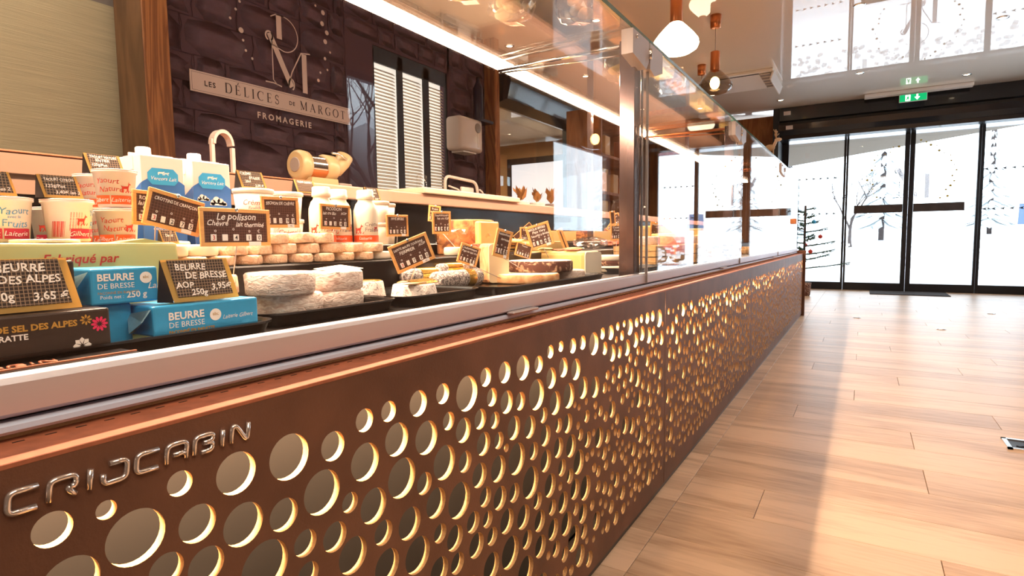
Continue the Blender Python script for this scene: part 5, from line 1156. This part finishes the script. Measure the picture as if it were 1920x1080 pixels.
CS((-.915, 1.86, .802), .024, .090, 30, 24, [], '', 'long narrow blank wooden sign leaning left over the pale block', (-.93, 1.875, .766))
CS((-.850, 2.21, .832), .052, .064, 50, 1, [('Comté', .13, 0, .26, .15), ('18 mois', .10, 0, .10, .15)], '3 245', 'price sign immediately left of the bronze post', (-.85, 2.21, .709))
CS((-.93, 2.373, .897), .033, .060, 20, 8, [], '', 'upper narrow sign seen edge on left of the bronze post', (-.93, 2.37, .767))
CS((-.96, 2.50, .896), .040, .050, 60, 30, [('Bleu', .14, 0, .2, .15)], '3 199', 'tilted square sign highest beside the bronze post', (-.96, 2.49, .767))
CS((-.96, 2.46, .858), .050, .050, 60, -35, [('Morbier', .13, 0, .2, .15)], '3 179', 'diamond turned sign lowest beside the bronze post', (-.96, 2.46, .767))
CS((-.85, 2.71, .842), .060, .085, 30, -8, [('Beaufort', .10, 0, .32, .15), ('AOP', .09, .2, .2, .15)], '3 329', 'price sign just right of the bronze post', (-.85, 2.72, .783))
CS((-.90, 2.86, .840), .022, .095, 30, -14, [], '', 'narrow blank sign leaning beside the one right of the bronze post', (-.90, 2.88, .767))
CS((-.95, 2.21, .885), .060, .058, 60, 12, [('Abondance', .11, 0, .26, .15)], '3 219', 'pale reflecting price sign left of the bronze post at service top height', (-.95, 2.21, .766))
CS((-.90, 4.19, .900), .074, .064, 50, 7, [('Raclette', .13, 0, .26, .15), ('au lait cru', .12, 0, .1, .15)], '3 189', 'lone black price sign in the far half of the counter', (-.90, 4.2, .766))

# folded card labels with kraft border
def tent(c, w, h, lean, lines, label, roll=0):
    t = empty('price_card', (c[0], c[1], c[2] - h / 2), (rad(roll), 0, 0), label, 'price card')
    s, co = math.sin(rad(lean)), math.cos(rad(lean)); Rm = Matrix.Rotation(rad(-lean), 4, 'Y'); shx = .16
    def face(bm, y0, y1, z0, z1, x):
        pts = [(x, y0 + shx * (h - z0) * 1.0, z0), (x, y1 + shx * (h - z0), z0), (x, y1 + shx * (h - z1), z1), (x, y0 + shx * (h - z1), z1)]
        bm.faces.new([bm.verts.new(Rm @ Vector(p)) for p in pts])
    bm = B(); face(bm, -w / 2, w / 2, 0, h, 0); bmesh.ops.solidify(bm, geom=bm.faces[:], thickness=.0006); obj('card', bm, 'kraft', t)
    bm = B(); face(bm, -w * .42, w * .42, h * .11, h * .985, .0006); obj('ruled_slate', bm, 'slate2', t)
    bm = B(); b = h * s * 2
    vs = [Rm @ Vector((-.0008, -w / 2, h)), Rm @ Vector((-.0008, w / 2, h)), Vector((-b * 1.0, w / 2 + .0, 0)), Vector((-b * 1.0, -w / 2, 0))]
    bm.faces.new([bm.verts.new(v) for v in vs]); bmesh.ops.solidify(bm, geom=bm.faces[:], thickness=.0006)
    vs = [Rm @ Vector((-.001, -w / 2, h)), Vector((-b, -w / 2, 0)), Rm @ Vector((-.001, -w / 2 + shx * h, 0))]; bm.faces.new([bm.verts.new(v) for v in vs])
    obj('back_flap', bm, 'inkblack', t)
    bm = B()
    for s_, sz, y, z in lines: txt(bm, s_, sz * h * 1.0, y * w + shx * h * (1 - z), z * h, .0011, 'CENTER', shear=.05, wob=.06, bold=.018 * sz * h, mx=Rm, maxw=w * (.76 if len(s_) > 7 else .45))
    obj('lettering', bm, 'chalkwhite', t)
tent((-.668, .390, .760), .080, .050, 12, [('BEURRE', .22, -.12, .74), ('DE BRESSE', .22, .08, .53), ('AOP', .20, -.28, .32), ('250g', .20, -.10, .14), ('3,95€', .22, .26, .24)], 'black card reading beurre de bresse standing on the blue butter')
tent((-.664, .214, .765), .088, .050, 10, [('BEURRE', .22, .05, .76), ('SEL DES ALPES', .21, .0, .54), ('250g', .22, -.2, .22), ('3,65 €', .22, .24, .20)], 'black card reading beurre sel des alpes at the far left')
tent((-.880, .337, .8775), .043, .030, 14, [('YAOURT CITRON', .24, 0, .74), ('125g/Pot', .20, -.15, .45), ('3,40€ les 2', .20, .12, .18)], 'black card reading yaourt citron on the barcode pot')
tent((-.885, .272, .8775), .036, .030, 14, [('ABRICOT', .24, .0, .74), ('les 2', .20, .2, .2)], 'black card cut off by the left edge, ending in ricot')
tent((-1.02, .452, .9290), .050, .032, 14, [('YAOURT NATURE', .22, 0, .78), ('ENTIER', .19, -.05, .60), ('125g/Pot', .19, -.18, .38), ('8,80€ les 4', .19, .14, .15)], 'black card reading yaourt nature entier on the topmost pot')
tent((-.985, .684, .9220), .053, .034, 14, [('CRÈME', .22, -.2, .76), ('ÉPAISSE', .20, .1, .54), ('20cl', .20, -.2, .34), ('2,00 €', .20, .2, .12)], 'black card reading creme epaisse on the cream tub')
tent((-.985, .998, .9150), .044, .033, 14, [('FAISSELLE', .20, -.05, .76), ('blanc', .20, .12, .54), ('vache', .20, -.1, .32), ('2,50 €', .18, .2, .12)], 'black card standing on the plain front tub')
tent((-1.10, .900, .9325), .055, .030, 14, [('CRÈME DESSERT', .22, 0, .76)], 'black card hidden behind the milk bottle caps')
tent((-.96, .512, .8150), .026, .022, 14, [('Demi', .3, 0, .5)], 'tiny black card reading demi below the tilted sign')

# ------------------------------------------------------------------ things on the service top
ZT = .9755
t = empty('arched_scale_handle', (-1.55, .988, ZT), label='beige metal arch with two uprights standing behind the milk cartons', cat='kitchen machine')
for y in (-.030, .030):
    bm = B(); b6(bm, -.006, .006, y - .005, y + .005, 0, .118 if y < 0 else .10, .001); obj('upright', bm, 'greymetal', t)
bm = B(); pr = [(.031 * math.cos(rad(a)), .105 + .042 * math.sin(rad(a))) for a in range(0, 181, 12)]
inn = [(.024 * math.cos(rad(a)), .105 + .032 * math.sin(rad(a))) for a in range(180, -1, -12)]
for k in range(15):
    q = [pr[k], pr[k + 1], inn[15 - k - 1], inn[15 - k]]; prism(bm, q, 'x', -.016, .010)
bmesh.ops.remove_doubles(bm, verts=bm.verts[:], dist=.0002); obj('arch', bm, 'greymetal', t)
bm = B(); b6(bm, -.03, .03, -.05, .05, 0, .01, .002); obj('foot', bm, 'greymetal', t)
g = empty('cheese_grater_machine', (-1.60, 1.37, ZT), label='beige cylindrical grating machine with steel drum and spout on the service top', cat='kitchen machine')
bm = B(); prism(bm, [(-.075, 0), (.045, 0), (.040, .045), (-.070, .045)], 'x', -.035, .045); obj('stand', bm, 'grater', g)
RY = Matrix.Translation((0, 0, .085)) @ Matrix.Rotation(-PI / 2, 4, 'X')
bm = B(); lathe(bm, [(.040, -.100), (.048, -.094), (.050, -.085), (.048, -.062), (.040, -.058)], 32, RY); obj('end_cap', bm, 'grater', g)
bm = B(); lathe(bm, [(.022, -.103), (.024, -.101), (.024, -.099)], 24, RY); obj('hub', bm, 'greyplast', g)
bm = B(); lathe(bm, [(.038, -.060), (.038, .010)], 32, RY, cap=False); obj('steel_drum', bm, 'chrome', g)
bm = B(); lathe(bm, [(.039, -.060), (.0395, -.058), (.0395, .008), (.039, .010)], 20, RY @ Matrix.Rotation(rad(20), 4, 'Z'), cap=False, a0=0, a1=rad(140)); obj('brown_guard', bm, 'copper', g)
bm = B(); lathe(bm, [(.040, .008), (.046, .012), (.046, .050), (.034, .062), (.001, .063)], 28, RY); obj('gear_housing', bm, 'grater', g)
bm = B(); tube(bm, [(.0, .045, .075), (.0, .075, .085), (.0, .10, .11), (.0, .115, .135)], .022, 14, r2=.030); obj('spout', bm, 'grater', g)
bm = B(); tube(bm, [(.03, .03, .135), (.03, .06, .135), (.03, .095, .120)], .004, 8); obj('clamp_lever', bm, 'chrome', g)
bm = B(); b6(bm, -.03, .04, .05, .11, 0, .035, .003); obj('catch_tray', bm, 'greyplast', g)
t = empty('cutting_board', (-1.47, 1.94, ZT), label='long thick white cutting board lying on the service top', cat='board')
bm = B(); b6(bm, -.20, .135, -.335, .335, .0, .022, .004, seg=2); obj('board', bm, 'boardwhite', t)
t = empty('bent_tube_frame', (-1.58, 2.17, ZT + .0225), label='beige bent tube slicer frame standing on the white cutting board', cat='kitchen machine')
bm = B(); tube(bm, poly_round([(0, -.13, .0), (0, -.13, .095), (0, .11, .085), (0, .13, .0)], .035, 6), .007, 8); obj('outer_tube', bm, 'greymetal', t)
bm = B(); tube(bm, poly_round([(.012, -.12, .05), (.012, -.04, .038), (.012, -.03, .0)], .02, 5), .004, 8); obj('inner_rod', bm, 'greymetal', t)
bm = B(); tube(bm, poly_round([(.012, .12, .05), (.012, .15, .038), (.012, .155, .0)], .015, 5), .004, 8); obj('outer_rod', bm, 'greymetal', t)
bm = B(); b6(bm, -.03, -.02, .02, .12, 0.0, .06, .003); obj('plate', bm, 'dispenser', t)
bm = B(); b6(bm, -.04, .02, -.12, .13, 0.0, .010, .002); obj('base', bm, 'greymetal', t)
bm = B(); lathe(bm, [(.02, 0), (.022, .002), (.022, .085), (.016, .09), (.001, .09)], 20); obj('clear_jar', bm, 'glass', loc=(-1.62, 1.93, ZT + .0225), label='small clear glass jar left of the bent tube frame', cat='jar')
# towel dispenser on the wall
t = empty('towel_dispenser', (XW + .002, 4.335, 1.60), label='beige rounded paper towel dispenser on the plum stone wall', cat='dispenser')
bm = B(); box(bm, (.095, 0, .165), (.17, .36, .30), None, .035, seg=4); obj('casing', bm, 'dispenser', t, smooth=True)
bm = B(); lathe(bm, [(.044, 0), (.044, .006), (.038, .008), (.001, .008)], 28, Matrix.Translation((.179, .09, .235)) @ Matrix.Rotation(PI / 2, 4, 'Y')); obj('round_window', bm, 'greyplast', t)
bm = B(); b6(bm, .179, .182, .083, .097, .06, .19); obj('level_slot', bm, 'white', t)
bm = B(); b6(bm, .02, .15, -.10, .10, .004, .02); obj('paper_edge', bm, 'white', t)
bm = B(); lathe(bm, [(.045, 0), (.048, .01), (.048, .30), (.02, .36), (.018, .40), (.001, .40)], 20); obj('dark_bottle', bm, 'darkbottle', loc=(-3.12, 4.56, 1.93), label='dark blue container above the towel dispenser', cat='bottle')
bm = B(); b6(bm, XW, -3.02, 4.46, 4.66, 1.905, 1.93); obj('wall_bracket', bm, 'darkbottle', label='small dark shelf carrying the dark blue container', cat='shelf')
# dried plants in pots
random.seed(17)
def plant(x, y, m, label, s=1.0):
    t = empty('dried_plant', (x, y, ZT), label=label, cat='plant')
    bm = B(); lathe(bm, [(.028, 0), (.04, .005), (.045, .04), (.042, .045), (.001, .040)], 16); obj('pot', bm, m, t)
    for k in range(9):
        bm = B(); a = random.uniform(0, 6.28); e = random.uniform(.1, .7); d = Vector((math.cos(a) * e, math.sin(a) * e, 1)).normalized(); L = random.uniform(.05, .09) * s; o_ = d.cross(Vector((0, 0, 1)) if e > .05 else Vector((1, 0, 0))).normalized() * .018
        p = Vector((0, 0, .04)) + d * .01; pts = [p, p + d * L * .3 + o_, p + d * L * .55 + o_ * .5, p + d * L * .7 + o_ * .9, p + d * L, p + d * L * .7 - o_ * .9, p + d * L * .55 - o_ * .5, p + d * L * .3 - o_]
        bm.faces.new([bm.verts.new(q + Vector((0, 0, 0)) + Vector((random.uniform(-.003, .003),) * 3)) for q in pts]); bmesh.ops.triangulate(bm, faces=bm.faces[:]); obj('leaf', bm, 'dried', t)
plant(-1.60, 2.74, 'white', 'dried brown leaves in a white pot, nearest the cutting board')
plant(-1.60, 2.92, 'white', 'dried brown leaves in a white pot, middle of the three')
plant(-1.60, 3.09, 'greyplast', 'taller dried brown leaf in the grey pot, furthest of the three', 1.3)
for i, y in enumerate((4.40, 4.62, 4.85)):
    t = empty('glass_jar', (-1.66, y, ZT), label='clear glass jar with knob lid on the service top, %s' % ['nearest', 'middle', 'furthest'][i], cat='jar')
    bm = B(); lathe(bm, [(.06, 0), (.07, .01), (.07, .10), (.055, .12), (.055, .13)], 24, cap=True); obj('body', bm, 'glass', t)
    bm = B(); lathe(bm, [(.060, .13), (.060, .138), (.02, .15), (.012, .16), (.018, .172), (.012, .182), (.001, .184)], 20); obj('lid', bm, 'glass', t)
# shelf unit with frames beyond
t = empty('display_shelf', (-2.6, 6.4, 0), label='tall brown shelf unit with jars beyond the counter end', cat='shelf')
for z in (.9, 1.3, 1.7, 2.1):
    bm = B(); b6(bm, -.2, .2, -.6, .6, z, z + .03); obj('shelf_board', bm, 'wood_panel', t)
for s in (-1, 1):
    bm = B(); b6(bm, -.2, .2, s * .6 - .02, s * .6 + .02, 0, 2.2); obj('side_panel', bm, 'wood_panel', t)
for i, (y, z) in enumerate(((6.0, 1.33), (6.35, 1.33), (6.7, 1.33), (6.1, 1.73), (6.6, 1.73))):
    bm = B(); b6(bm, -.05, .05, -.07, .07, 0, .22, .004); obj('gift_box', bm, 'salmon' if i % 2 else 'copper', loc=(-2.5, y, z), label='packaged box on the brown shelf, ' + ['lower row left', 'lower row middle', 'lower row right', 'upper row left', 'upper row right'][i], cat='box')
# wooden cabinet with reindeer at the counter end
bm = B(); b6(bm, -1.42, -.88, 7.35, 7.85, 0, 1.735, .004); obj('wooden_cabinet', bm, 'wood_panel', label='orange wooden cabinet beyond the counter end', cat='cabinet')
t = empty('wooden_reindeer', (-.98, 7.5, 1.736), label='small pale wooden reindeer with antlers and scarf on the cabinet', cat='decoration')
bm = B(); ellipsoid(bm, (0, 0, .13), (.06, .035, .04)); obj('body', bm, 'salmon', t)
for dx_, dy_ in ((.04, .02), (.04, -.02), (-.04, .02), (-.04, -.02)):
    bm = B(); tube(bm, [(dx_, dy_, 0), (dx_, dy_, .11)], .006, 8); obj('leg', bm, 'salmon', t)
bm = B(); tube(bm, [(.04, 0, .14), (.07, 0, .21)], .018, 10); ellipsoid(bm, (.09, 0, .22), (.04, .022, .022)); obj('head', bm, 'pompom', t)
for s in (-1, 1):
    bm = B(); tube(bm, [(.07, s * .01, .235), (.06, s * .05, .27), (.07, s * .055, .33)], .007, 6); tube(bm, [(.062, s * .045, .265), (.09, s * .07, .30)], .005, 6); tube(bm, [(.066, s * .053, .29), (.05, s * .09, .325)], .005, 6); obj('antler', bm, 'salmon', t)
bm = B(); r = bmesh.ops.create_icosphere(bm, subdivisions=4, radius=.055)
for v in bm.verts: v.co *= 1 + .10 * noise.noise(v.co * 120)
obj('pompom', bm, 'pompom', loc=(-.80, 7.15, 1.55), label='cream fluffy pompom hanging by the counter end', cat='decoration')
bm = B(); b6(bm, -.86, -.74, 7.08, 7.22, 0, 1.495, .003); obj('display_plinth', bm, 'wood_panel', label='narrow wooden plinth under the pompom', cat='plinth')
# goods lying on the glass top
random.seed(8)
def bag(x, y, s, inner, label):
    t = empty('gift_bag', (x, y, 1.3985), (0, 0, random.uniform(0, 3)), label, 'bag')
    bm = B()
    for k in range(5): ellipsoid(bm, (random.uniform(-.03, .03) * s, random.uniform(-.03, .03) * s, .02 + .012 * k), (.028 * s, .03 * s, .016), 10, 6)
    obj('biscuits', bm, inner, t, kind='stuff')
    bm = B(); blob(bm, (.07 * s, .075 * s, .055), x * 13 + y, .28, 3); obj('cellophane', bm, 'film', t)
    bm = B(); box(bm, (.02, .01, .004), (.04, .05, .001), Matrix.Rotation(.2, 3, 'X')); obj('paper_label', bm, 'copper', t)
for i, (x, y, s, m_) in enumerate(((-.72, 1.22, 1.0, 'salmon'), (-.84, 1.40, .9, 'paste'), (-.70, 1.50, .8, 'salmon'), (-.80, 2.15, 1.0, 'paste2'), (-.70, 2.42, .9, 'meat'), (-.88, 1.22, .8, 'paste2'))):
    bag(x, y, s, m_, ['clear bag of biscuits nearest on the glass top', 'clear bag of biscuits in the middle of the first glass top', 'clear bag close to the first hinge', 'clear bag just past the hinge on the second glass top', 'clear bag with red filling on the second glass top', 'clear bag next to the light strip, nearest end'][i])
t = empty('sausage_board', (-.82, 3.0, 1.3985), label='wooden board with dark dried sausages on the second glass top', cat='board')
bm = B(); b6(bm, -.17, .17, -.16, .16, 0, .014, .003); obj('board', bm, 'wood_panel', t)
for k in range(4):
    bm = B(); tube(bm, [(-.13, -.10 + .065 * k, .03), (0, -.095 + .065 * k, .033), (.13, -.10 + .065 * k, .03)], .018, 10); obj('sausage', bm, 'meat', t)
# ------------------------------------------------------------------ outside, seen through the doors and mirrored in the counter glass
bm = B()
bmesh.ops.create_grid(bm, x_segments=60, y_segments=60, size=60)
for v in bm.verts:
    v.co.x += 10; v.co.y += 20; d = max(0, math.hypot(v.co.x, v.co.y - 10) - 9)
    inside = (v.co.x < 4.2 and v.co.y < 12 )
    v.co.z = -0.14 if inside else -0.10 + .25 * noise.noise(v.co * .15) * min(1, d / 10) + .05 * max(0, d - 14)
g_ = obj('snow_ground', bm, 'snow', kind='structure', smooth=True)
bm = B(); b6(bm, -3, 6, 10.4, 14.5, -.11, -.02); obj('porch_floor', bm, 'snow', kind='structure')
cn = empty('canopy', (0.5, 12.6, 0), label='beige entrance canopy seen through the top of the glass doors', cat='canopy')
bm = B()
vs = [(-1.9 - .5, 10.6, 2.70), (3.2, 10.6, 2.95), (3.2, 13.0, 2.78), (-1.9 - .5, 13.0, 2.12)]
bm.faces.new([bm.verts.new(Vector(p) - Vector((.5, 12.6, 0))) for p in vs]); r = bmesh.ops.solidify(bm, geom=bm.faces[:], thickness=.14); obj('roof', bm, 'canopy', cn)
for x in (-2.1, 3.0):
    bm = B(); b6(bm, x - .56, x - .44, .25, .37, -.1, 2.3 if x < 0 else 2.9); obj('post', bm, 'house', cn)
random.seed(31)
def conifer(x, y, h, label, z=0):
    t = empty('snowy_fir', (x, y, z), label=label, cat='tree')
    bm = B(); tube(bm, [(0, 0, 0), (0, 0, h)], h * .02, 6); obj('trunk', bm, 'bark', t)
    bm = B(); bs = B()
    n = 11
    for k in range(n):
        f = k / n; R = h * .24 * (1 - f) + .1; zz = h * (.10 + .86 * f); m = 11
        for j in range(m):
            a = 2 * PI * (j + random.uniform(-.3, .3)) / m; rr = R * random.uniform(.75, 1.1); d = Vector((math.cos(a), math.sin(a), 0)); p = Vector((-math.sin(a), math.cos(a), 0))
            for B_, o_, s_ in ((bm, 0, 1), (bs, h * .012, .75)):
                pts = [Vector((0, 0, zz + h * .05 + o_)), d * rr * .6 + p * rr * .20 * s_ + Vector((0, 0, zz + o_)), d * rr * s_ ** .3 + Vector((0, 0, zz - h * .035 + o_)), d * rr * .6 - p * rr * .20 * s_ + Vector((0, 0, zz + o_))]
                B_.faces.new([B_.verts.new(q) for q in pts])
    obj('foliage', bm, 'conifer', t); obj('snow_load', bs, 'snow', t)
def bare(x, y, h, label, seed, z=0):
    rnd = random.Random(seed); t = empty('bare_tree', (x, y, z), label=label, cat='tree'); bm = B()
    def grow(p, d, L, r, lv):
        pts = [p]; q = p.copy(); dd = d.copy()
        for k in range(3):
            dd = (dd + Vector((rnd.uniform(-.18, .18), rnd.uniform(-.18, .18), rnd.uniform(-.02, .12)))).normalized(); q = q + dd * L / 3; pts.append(q.copy())
        tube(bm, pts, r, 5 if lv < 2 else 3, r2=r * .6)
        if lv < 5:
            for k in range(3 if lv < 3 else 2):
                e = (dd + Vector((rnd.uniform(-.8, .8), rnd.uniform(-.8, .8), rnd.uniform(-.15, .6)))).normalized(); grow(pts[rnd.choice((2, 3, 3))], e, L * .70, r * .55, lv + 1)
    grow(Vector((0, 0, 0)), Vector((0, 0, 1)), h * .32, h * .018, 0); obj('branches', bm, 'bark', t, kind='stuff')
conifer(1.0, 46, 9.0, 'snowy fir tree behind the right sliding door', .6); conifer(-5.0, 50, 7.5, 'snowy fir tree behind the left sliding door', .5)
conifer(7.5, 52, 8, 'snowy fir tree far right beyond the doors', .8); conifer(-8, 36, 9, 'snowy fir tree furthest left outside', .6)
conifer(11, 20, 6.0, 'snowy fir outside the right wall window', .3); conifer(14, 26, 8.5, 'second snowy fir outside the right wall window', .6)
bare(4.6, 5.6, 5.2, 'bare branched tree close outside the near side window', 3, -.1); bare(7.6, 9.6, 5.5, 'second bare branched tree outside the near side window', 9, -.1); bare(-.6, 38, 6, 'bare tree beyond the doors', 14)
# red car
t = empty('red_car', (6.05, 21.0, -.05), (0, 0, rad(10)), 'small red car parked in the snow, mirrored in the counter glass', 'car')
bm = B(); prof = [(-1.9, .35), (-1.9, .75), (-1.75, .95), (-1.15, 1.0), (-.55, 1.42), (.75, 1.45), (1.35, 1.02), (1.85, .92), (1.95, .6), (1.9, .35)]
prism(bm, prof, 'y', -.8, .8); bmesh.ops.bevel(bm, geom=[e for e in bm.edges if e.calc_face_angle(0) > .4], offset=.06, segments=2, affect='EDGES'); obj('body', bm, 'carred', t)
bm = B(); prism(bm, [(-.95, 1.03), (-.5, 1.36), (.68, 1.38), (1.12, 1.05)], 'y', -.815, .815); obj('side_windows', bm, 'shutter', t)
for x in (-1.2, 1.2):
    for y in (-.74, .74):
        w_ = B(); lathe(w_, [(.18, -.1), (.31, -.1), (.33, -.06), (.33, .06), (.31, .1), (.18, .1)], 24, Matrix.Translation((x, y, .33)) @ Matrix.Rotation(PI / 2, 4, 'X')); o = obj('wheel', w_, 'deckblack', t)
        w_ = B(); lathe(w_, [(.19, -.105), (.19, .105)], 16, Matrix.Translation((x, y, .33)) @ Matrix.Rotation(PI / 2, 4, 'X')); obj('hub_cap', w_, 'chrome', o)
# chalet
t = empty('chalet', (16, 13.5, 0), (0, 0, 0), 'timber chalet with snow covered roof, mirrored in the counter glass', 'building')
bm = B(); b6(bm, -3, 3, -4, 4, -.2, 2.6); obj('wall', bm, 'house', t)
bm = B(); prism(bm, [(-4.6, 2.3), (0, 4.6), (4.6, 2.3), (4.6, 2.6), (0, 4.95), (-4.6, 2.6)], 'x', -3.6, 3.6); obj('roof', bm, 'snow', t)
for y in (-2.5, 0, 2.5):
    bm = B(); b6(bm, -3.05, -2.98, y - .5, y + .5, .8, 1.8); obj('window', bm, 'shutter', t)
# snowy gabion fence beyond the porch, sign board, hillside
bm = B(); random.seed(12)
for k in range(420):
    x = random.uniform(-4, 8); z = random.uniform(.02, .75); box(bm, (x, 17 + random.uniform(-.03, .03), z), (.10, .08, .06), Euler((0, random.uniform(-.4, .4), 0)).to_matrix())
o = obj('stone_fence', bm, mat('pale stone', (.62, .58, .57), .9), label='low fence of loose pale stones in the snow beyond the doors', cat='fence'); o['kind'] = 'stuff'
t = empty('pavement_sign', (3.70, 20.0, .95), (0, 0, rad(-25)), 'blue folding pavement sign with white lettering outside the right door', 'sign')
bm = B(); box(bm, (0, 0, .42), (.60, .03, .84), Matrix.Rotation(rad(-8), 3, 'X'), .01); obj('front_board', bm, 'cartonw', t)
bm = B(); box(bm, (0, -.018, .48), (.52, .006, .62), Matrix.Rotation(rad(-8), 3, 'X')); obj('blue_field', bm, mat('slate blue', (.10, .15, .25), .5), t)
bm = B(); box(bm, (0, .22, .42), (.60, .03, .84), Matrix.Rotation(rad(8), 3, 'X'), .01); obj('rear_board', bm, 'bluegrey', t)
mxs = Matrix.Rotation(rad(-8), 4, 'X') @ Matrix(((0, 1, 0, 0), (-1, 0, 0, -.026), (0, 0, 1, .48), (0, 0, 0, 1)))
bm = B(); txt(bm, 'ÉPICERIE FINE', .072, 0, .10, 0, 'CENTER', mx=mxs, bold=.001); bm.faces.new([bm.verts.new(mxs @ Vector((0, a, b))) for a, b in ((-.12, -.09), (-.02, -.03), (-.02, -.07), (.15, -.07), (.15, -.11), (-.02, -.11), (-.02, -.15))]); obj('lettering', bm, 'chalkwhite', t)
bm = B(); box(bm, (3.55, 20.2, .39), (.95, 1.0, 1.1), None, .12, seg=3); obj('snow_bank', bm, 'snow', kind='structure')
t.scale = (.88, .88, .88)
# small decorated tree inside beside the left door
t = empty('christmas_tree', (-.70, 9.0, 0), label='sparse green christmas tree with baubles at the end of the counter', cat='tree')
bm = B(); lathe(bm, [(.08, 0), (.09, .02), (.10, .18), (.001, .18)], 20); obj('pot', bm, 'darkrind', t)
bm = B(); tube(bm, [(0, 0, .2), (0, 0, 1.25)], .015, 8); obj('trunk', bm, 'bark', t)
random.seed(6)
for k in range(22):
    f = k / 22; a = k * 2.4; L = .46 * (1 - f) + .10; z = .38 + .85 * f; d = Vector((math.cos(a), math.sin(a), .12)); bm = B(); pts = [Vector((0, 0, z)), Vector((0, 0, z)) + d * L * .5, Vector((0, 0, z)) + d * L + Vector((0, 0, .02))]
    tube(bm, pts, .010, 5, r2=.006)
    for j in range(40):
        q = Vector((0, 0, z)) + d * L * (.2 + .8 * j / 40); e = Vector((random.uniform(-1, 1), random.uniform(-1, 1), random.uniform(-.6, .9))).normalized() * .05; s_ = e.cross(d).normalized() * .007
        bm.faces.new([bm.verts.new(q - s_), bm.verts.new(q + s_), bm.verts.new(q + e)])
    obj('branch', bm, 'xmas', t)
for k, (a, z, r, m_) in enumerate(((.3, .82, .33 * .6, 'redink'), (-1.2, .62, .26, 'redink'), (-.7, 1.02, .15, 'bluefoil'), (1.6, .70, .25, 'redink'), (-2.3, .9, .2, 'pinkink'))):
    bm = B(); ellipsoid(bm, (0, 0, 0), (.028, .028, .028), 16, 10); lathe(bm, [(.006, .027), (.006, .034)], 8); obj('bauble', bm, m_, t, loc=(math.cos(a) * r, math.sin(a) * r, z))
